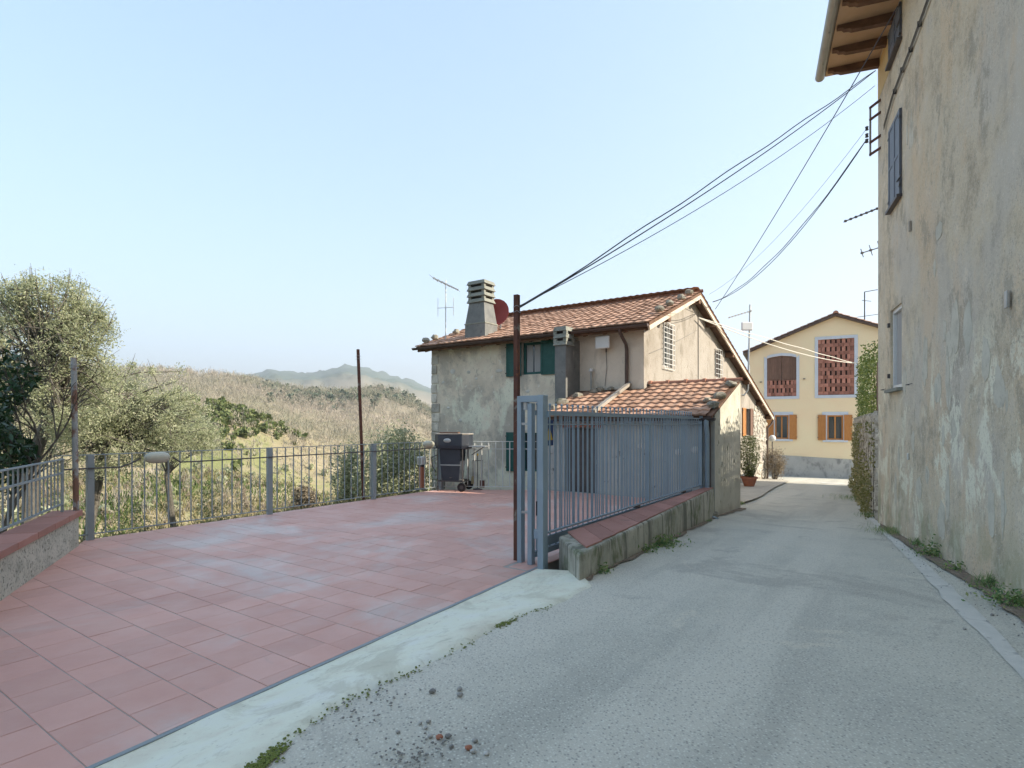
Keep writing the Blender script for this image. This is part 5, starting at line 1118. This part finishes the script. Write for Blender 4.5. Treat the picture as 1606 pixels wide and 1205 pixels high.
leaves('foliage', 'leaf_bush', pp, np.array(p)[None] + np.stack([np.cos(a)*rad, np.sin(a)*rad, z], 1), .10, .2, up=.6)
p = P(-4.55, 27.2); p.z = road_z(27.2); bush('dry_bush', 'pale dry leafless bush at the far corner of the stone gable', p, (.42,.42,.78), 4200, 'dry_twig', .085, seed=8, asp=.22, nl=70)
p = P(-4.75, 27.75); p.z = road_z(27.7); gl = thing('globe_lamp', p, 'white globe lamp on a thin post at the far house corner', 'lamp')
MB().tube([p, p+UPZ*1.75], .025, 8).build('post', 'dark_metal', gl); b_ = MB().blob((0,0,0), (.15,.15,.15), 16, 12, 0); MB().add([p+UPZ*1.88+v for v in b_.v], b_.f).build('globe', 'white_plastic', gl, smooth=True)

# ---- slope vegetation and far woods ----
n = 42000; a = np.radians(rng.uniform(-50, -3, n)); r = 9 + 62*rng.random(n)**1.3; x, y = np.sin(a)*r, np.cos(a)*r; u = CS*x - SN*y; k_ = (u < -8.9) & ~((u > -12.6) & (SN*x+CS*y > 12)); x, y, r = x[k_], y[k_], r[k_]
cl = np.array([mnoise.noise(Vector((p*.13, q*.13, 0))) for p, q in zip(x, y)]); z = terrain_h(x, y)
B = np.stack([x, y, z-.03], 1); dry = (cl + rng.normal(size=len(x))*.25) > -.12; hh = (.10 + .012*r)*rng.uniform(.5, 1.4, len(x)); hh = np.minimum(hh, .55)
for nm, mt, mk, lb in (('dry_grass', 'grass_dry', dry, 'straw coloured dry grass on the slope below the terrace'), ('green_grass', 'grass_green', ~dry, 'green grass and ground cover on the slope below the terrace')):
    tag(blades(nm, mt, None, B[mk], hh[mk], .8, (.02 + .0022*r[mk]), kind='stuff'), lb, 'grass')
def woods(name, label, n, r0, r1, mat, hmin, hmax, green, az0=-58, az1=-4, nb=16, seed=0, thr=-.2, sc=.02, wid=.28, focus=None):
    g = np.random.default_rng(seed); a = np.radians(g.uniform(az0, az1, n)); r = np.sqrt(r0*r0 + (r1*r1-r0*r0)*g.random(n)); x, y = np.sin(a)*r, np.cos(a)*r
    cl = np.array([mnoise.noise(Vector((p*sc, q*sc, 4+seed))) for p, q in zip(x, y)]); fo = 0 if focus is None else -np.abs(np.degrees(a)-focus[0])/focus[1] - np.abs(r-focus[2])/focus[3] + 1.1; m = cl + .18*g.normal(size=n) + fo > thr; x, y, r = x[m], y[m], r[m]; n = len(x); z = terrain_h(x, y); h = g.uniform(hmin, hmax, n)
    x = np.repeat(x, nb); y = np.repeat(y, nb); z = np.repeat(z, nb); H = np.repeat(h, nb); N = n*nb
    if green:
        v = g.normal(size=(N, 3)); v /= np.linalg.norm(v, axis=1, keepdims=True); C = np.stack([x, y, z + H*.5], 1) + v*np.stack([H*.42, H*.42, H*.48], 1)*g.uniform(.5, 1, (N, 1))
        d = g.normal(size=(N, 3)); d /= np.linalg.norm(d, axis=1, keepdims=True); e = np.cross(d, g.normal(size=(N, 3))); e /= np.linalg.norm(e, axis=1, keepdims=True); s = (H*.22)[:, None]
        V = np.stack([C - d*s, C + e*s*.8, C + d*s, C - e*s*.7], 1).reshape(-1, 3); Fc = np.arange(4*N).reshape(N, 4)
    else:                                              # bare trees: a haze of fine rising twigs filling each crown
        v = g.normal(size=(N, 3)); v /= np.linalg.norm(v, axis=1, keepdims=True); C = np.stack([x, y, z + H*.52], 1) + v*np.stack([H*.30, H*.30, H*.46], 1)*g.uniform(.2, 1, (N, 1))
        d = g.normal(size=(N, 3))*.45; d[:, 2] += 1; d /= np.linalg.norm(d, axis=1, keepdims=True); e = np.cross(d, g.normal(size=(N, 3))); e /= np.linalg.norm(e, axis=1, keepdims=True); L = (H*g.uniform(.08, .2, N))[:, None]; wd = (.02 + .010*H)[:, None]
        V = np.stack([C - d*L, C + e*wd, C + d*L, C - e*wd], 1).reshape(-1, 3); Fc = np.arange(4*N).reshape(N, 4)
    return tag(raw(name, V, Fc, mat, kind='stuff'), label, 'woodland')
woods('bare_wood', 'bare grey brown woodland covering the hills across the valley', 15000, 170, 520, 'wood_far', 3.0, 6.5, False, nb=22, seed=1, thr=-.6, sc=.006, wid=.4)
woods('bare_wood', 'sparse bare saplings on the tan slope beyond the valley floor', 6500, 55, 190, 'wood_far', .8, 2.6, False, nb=22, seed=2, thr=-.1, sc=.03)
woods('evergreen_scrub', 'dark green scrub in patches on the hills across the valley', 2600, 230, 520, 'shrub_far', 2.5, 5, True, nb=22, seed=3, thr=.22, sc=.009, focus=(-17, 9, 360, 150))
woods('green_scrub', 'bright green bushes on the near spur across the valley', 1500, 70, 125, 'leaf_bush', .6, 1.6, True, az0=-38, az1=-17, nb=34, seed=4, thr=.3, sc=.05, focus=(-27, 5, 98, 22))
woods('slope_scrub', 'scattered low bushes on the slope below the terrace', 280, 26, 80, 'leaf_olive', .4, 1.2, True, az0=-46, az1=-8, nb=44, seed=5, thr=.02, sc=.08)

woods('dry_brush', 'tangled pale dry brush on the slope below the terrace', 900, 20, 70, 'dry_twig', .4, 1.2, False, az0=-48, az1=-8, nb=70, seed=6, thr=-.1, sc=.09)
# ======================= THINGS ON THE TERRACE =======================
c = pxz(712, 769, 0); bx, by = Vector((.97, -.24, 0)).normalized(), Vector((.24, .97, 0)).normalized(); q = lambda x, y, z: c + bx*x + by*y + UPZ*z
BQ = thing('barbecue', c, 'black steel barbecue on a two wheeled cart on the terrace', 'barbecue')
oc = [(-.40,-.16),(-.28,-.27),(.28,-.27),(.40,-.16),(.40,.16),(.28,.27),(-.28,.27),(-.40,.16)]
b_ = MB(); b_.add([q(x*s_, y*s_, z) for s_, z in ((.93,.945), (1,1.02), (1,1.26)) for x, y in oc], [tuple(range(7,-1,-1))] + [(k_*8+i, k_*8+(i+1) % 8, (k_+1)*8+(i+1) % 8, (k_+1)*8+i) for k_ in range(2) for i in range(8)] + [tuple(16+i for i in range(8))]); b_.build('hood', 'bbq_black', BQ, bevel=.012)
MB().prism([q(x*1.03, y*1.03, 0)[:2] for x, y in oc], 1.262, 1.285).build('rim_board', 'gable_render', BQ, bevel=.004)
MB().box(q(-.1,.0,1.30), (.22,.08,.012), bx, by).build('wood_offcut', 'beam_wood', BQ)
b_ = MB().blob((0,0,0), (.09,.012,.05), 16, 8, 0); MB().add([q(-.06, -.275, 1.13) + bx*v.x + by*v.y + UPZ*v.z for v in b_.v], b_.f).build('badge', 'galvanised', BQ, smooth=True)
MB().add([q(x, y, z) for (w, d_, z) in ((.20,.15,.22), (.235,.17,.58), (.25,.19,.94)) for x, y in ((-w-.03,-d_), (w-.03,-d_), (w-.03,d_), (-w-.03,d_))], [(3,2,1,0)] + [(k_*4+i, k_*4+(i+1) % 4, (k_+1)*4+(i+1) % 4, (k_+1)*4+i) for k_ in range(2) for i in range(4)] + [(8,9,10,11)]).build('ash_chute', 'bbq_black', BQ, bevel=.01)
MB().box(q(-.03,-.178,.58), (.24,.008,.012), bx, by).build('seam_strip', 'galvanised', BQ)
for x, y in ((-.31,-.2), (-.31,.2), (.27,-.2), (.27,.2)): MB().tube([q(x, y, .0 if x < 0 else .12), q(x, y, .95)], .014, 7).build('leg', 'dark_metal', BQ)
for y in (-.2, .2): MB().bar(q(-.31, y, .22), q(.3, y, .22), .022).build('lower_rail', 'dark_metal', BQ)
for x in (-.31, .27): MB().bar(q(x, -.2, .22), q(x, .2, .22), .022).build('cross_rail', 'dark_metal', BQ)
MB().box(q(.0,.02,.24), (.24,.17,.012), bx, by).build('tray', 'cable_grey', BQ); MB().blob(q(-.02,-.05,.30), (.2,.1,.055), 12, 6, .12, 5).build('sack', 'gable_render', BQ, smooth=True)
for y in (-.25, .25):
    wv = MB(); K = 20
    for o_ in (-.025, .025):
        for r_ in (.045, .098): 
            for k_ in range(K): w = 6.2832*k_/K; wv.v.append(q(.27 + r_*math.cos(w), y+o_, .10 + r_*math.sin(w)))
    for k_ in range(K): j = (k_+1) % K; wv.f += [(k_, j, K+j, K+k_), (2*K+k_, 2*K+j, 3*K+j, 3*K+k_), (K+k_, K+j, 3*K+j, 3*K+k_)]
    wh = wv.build('wheel', 'rubber', BQ, smooth=True); MB().tube([q(.27, y-.02, .10), q(.27, y+.02, .10)], .046, 14).build('hub', 'dark_metal', wh)
MB().tube([q(.27,-.25,.10), q(.27,.25,.10)], .012, 6).build('axle', 'dark_metal', BQ)
MB().box(q(.60,0,1.0), (.19,.2,.012), bx, by).build('side_shelf', 'galvanised', BQ, bevel=.004)
MB().bar(q(.42,0,.8), q(.7,0,.985), .018).build('shelf_brace', 'dark_metal', BQ)
MB().tube([q(-.34,-.18,.80), q(-.47,-.18,.74), q(-.45,-.18,.55), q(-.36,-.18,.42)], .012, 6).build('side_handle', 'dark_metal', BQ, smooth=True)
# fire tools
c2_ = pxz(749, 768, 0); TO = thing('fire_tools', c2_, 'stand of brass fire tools beside the barbecue', 'fire tools')
MB().lathe([(.11,0),(.11,.015),(.02,.035)], c2_, 14).build('base', 'dark_metal', TO, smooth=True); MB().tube([c2_, c2_+UPZ*.78], .009, 6).build('stem', 'dark_metal', TO); MB().blob(c2_+UPZ*.80, (.022,.022,.03), 8, 6, 0).build('finial', 'sign_yellow', TO, smooth=True)
MB().bar(c2_+UPZ*.66-bx*.12, c2_+UPZ*.66+bx*.12, .014).build('hook_bar', 'dark_metal', TO)
MB().tube([c2_-bx*.11+UPZ*.66, c2_-bx*.11+UPZ*.3], .007, 5).build('brush_handle', 'beam_wood', TO); MB().lathe([(.05,0),(.035,.16),(.01,.18)], c2_-bx*.11+UPZ*.13, 10).build('brush', 'grass_dry', TO)
MB().tube([c2_+bx*.11+UPZ*.66, c2_+bx*.11+UPZ*.2], .007, 5).build('shovel_handle', 'galvanised', TO); MB().box(c2_+bx*.11+UPZ*.13, (.055,.012,.08), bx, by).build('shovel', 'rust_pole', TO)
# pebbles on the asphalt
PB = [(678,1087,.026),(721,1083,.022),(721,1092,.022),(659,1136,.014),(668,1143,.013),(672,1134,.016),(624,1150,.014),(689,1159,.022),(675,1157,.018),(703,1157,.02),(735,1176,.022),(745,1164,.018),(742,1181,.018),(763,1184,.016),(708,1173,.016),(1513,988,.018),(1556,966,.022)]
for i, (x, y, r) in enumerate(PB):
    r *= .72; p = pxr(x, y); o = MB().blob(p + UPZ*r*.55, (r, r*.8, r*.62), 9, 7, .16, i+9).build('pebble', 'terracotta' if i in (7, 10) else 'pebble', smooth=True)
    tag(o, ['loose grey pebble lying on the asphalt', 'reddish brick crumb lying on the asphalt by the ramp'][i in (7, 10)], 'pebble', ['pebbles on the asphalt', 'brick crumbs on the asphalt'][i in (7, 10)])

# ======================= AERIALS AND CABLES =======================
def yagi(m_, p, d, L, n, half, r=.006, up=UPZ):
    d = Vector(d).normalized(); s_ = d.cross(up).normalized(); m_.tube([p - d*L*.5, p + d*L*.5], r*1.4, 5)
    for i in range(n): q_ = p + d*L*(i/(n-1)-.5); h = half*(1.15-.5*i/(n-1)); m_.tube([q_ - s_*h, q_ + s_*h], r, 4); m_.box(q_, (r*2.5, r*2.5, r*2.5))
b0 = P(-11.35, 12.9, fz(12.9)); top = 1.72
AN = thing('tv_aerial', b0, 'tv aerial mast on the left end of the old house roof', 'aerial'); MB().tube([b0, b0+UPZ*1.85], .016, 6).build('mast', 'galvanised', AN)
m_ = MB(); yagi(m_, b0+UPZ*1.72, Vector((.55,-.1,-.28)), .85, 7, .36, .009); m_.build('boom', 'galvanised', AN)
m_ = MB(); 
for x in (-.25, .25): m_.tube([b0+UPZ*.75+bx*x, b0+UPZ*1.3+bx*x], .009, 4)
m_.tube([b0+UPZ*1.0-bx*.27, b0+UPZ*1.0+bx*.27], .009, 4); m_.build('dipole', 'cable_white', AN)
sM = 22.9; b0 = P(RU1-.06, sM, zr(sM)); d0 = b0.y; tp = pxd(1176.5, 478, d0); b0 = pxd(1173, 612, d0)
AM = thing('panel_mast', b0, 'bent mast with flat white panel and small aerial on the gable verge', 'aerial'); MB().tube([b0+Vector((-.5,0,-.12)), b0+Vector((-.15,0,-.2)), b0, tp], .035, 8).build('mast', 'galvanised', AM, smooth=True)
p = pxd(1171.5, 512, d0-.1); MB().box(p, (.22,.04,.165), (1,0,0), (0,1,0)).build('panel', 'white_plastic', AM, bevel=.04)
m_ = MB(); yagi(m_, pxd(1161, 493, d0), Vector((.95,-.1,.28)), .85, 8, .09, .01); m_.build('boom', 'cable_white', AM)
b0 = fp(2.1, 6.5, -2); AF = thing('tv_aerial', b0, 'thin aerial mast behind the roof of the cream house', 'aerial'); t0_ = pxd(1356, 458, b0.y); b0 = Vector((t0_.x, b0.y, 6.2)); AF.location = b0
MB().tube([b0, t0_], .03, 6).build('mast', 'dark_metal', AF); m_ = MB(); m_.tube([t0_, t0_+Vector((.7,0,.12))], .02, 4); m_.tube([t0_+Vector((-.15,0,-.45)), t0_+Vector((.35,0,-.5))], .015, 4); m_.tube([t0_+Vector((-.4,0,-1.35)), t0_+Vector((.7,0,-1.2))], .015, 4); m_.build('boom', 'dark_metal', AF)
# aerials fixed to the far end of the tall house
for i, (x0, y0, x1, y1, n_, hl, l) in enumerate([(1326,347,1378,325,9,.10,'bristly yagi aerial poking out from the far end of the tall house'), (1352,397,1379,388,4,.14,'small aerial below the yagi at the far end of the tall house')]):
    d_ = 11.6; a_, b2 = pxd(x0, y0, d_), pxd(x1+14, y1-4, d_); o = thing('yagi_aerial', b2, l, 'aerial'); m_ = MB(); yagi(m_, (a_+b2)/2, a_-b2, (a_-b2).length, n_, hl, .008, UPZ if i == 0 else Vector((0,1,0))); m_.build('boom', 'dark_metal', o)
    MB().bar(b2, rwall(-.0, b2.z, -.35), .02).build('bracket_arm', 'dark_metal', o)
def cable(a, b, sag, r, mat, label, n=24, strands=1, off=0):
    a = Vector(a); b = Vector(b); o = thing('overhead_cable', a.lerp(b, .5), label, 'cable', 'overhead cables')
    for k_ in range(strands):
        pts = [a.lerp(b, i/n) + UPZ*(-4*sag*(i/n)*(1-i/n)) + Vector((0, 0, off*k_*math.sin(math.pi*i/n) + .012*k_*math.sin(i*1.1))) for i in range(n+1)]
        MB().tube(pts, r, 5).build('strand', mat, o)
cable(rwall(.12, 7.93, .06), PT, .13, .008, 'cable_black', 'twisted pair of black cables from the eaves to the tall rusty pole', strands=2, off=.09)
cable(rwall(.0, 7.72, .05), PT + Vector((0,0,.02)), .2, .005, 'cable_black', 'thin black wire just below the twisted pair to the rusty pole')
e_ = P(RU1-.1, 17.6, zr(17.6)+.05)
cable(wallpx(1408, 10, .1), pxd(1122, 485, e_.y), .12, .009, 'cable_black', 'straight black cable from the upper window down to the house verge')
cable(rwall(.02, 6.75, .18), pxd(1118, 474, e_.y+.3), .55, .009, 'cable_black', 'sagging dark cable from the wall bracket to the house ridge', strands=2, off=.07)
cable(rwall(.02, 6.95, .18), pxd(1112, 462, e_.y), .35, .004, 'cable_grey', 'faint thin wire above the sagging cable to the house ridge')
g_ = P(HU1+.12, 16.7, zr(16.7)-.55); h_ = fp(1.75, 4.55, .12)
cable(g_, h_, .25, .016, 'cable_white', 'pale sunlit cable from the gable across to the cream house', strands=2, off=.22)
cable(P(HU1+.03, 13.0, 3.2), P(HU1+.03, 16.9, 4.3), .03, .006, 'cable_grey', 'thin cable tacked across the sunlit gable wall')
tag(MB().tube([P(HU1+.02, 17.0, 4.85), P(HU1+.025, 17.0, 2.5)], .012, 5).build('wall_conduit', 'cable_grey'), 'thin vertical conduit on the middle of the gable wall', 'conduit')

# ======================= HAZE =======================
k = NT('haze_air'); k.n.remove(k.p); v = k.n.new('ShaderNodeVolumePrincipled'); v.inputs['Color'].default_value = (.86,.92,1,1); v.inputs['Density'].default_value = .00034; v.inputs['Anisotropy'].default_value = .2
k.lk(v.outputs[0], k.n['Material Output'].inputs['Volume'])
hz = MB().box((0, 0, 170), (5600, 5600, 360)).build('haze', 'haze_air'); tag(hz, 'thin pale air between the viewer and the far hills', 'haze', kind='stuff')
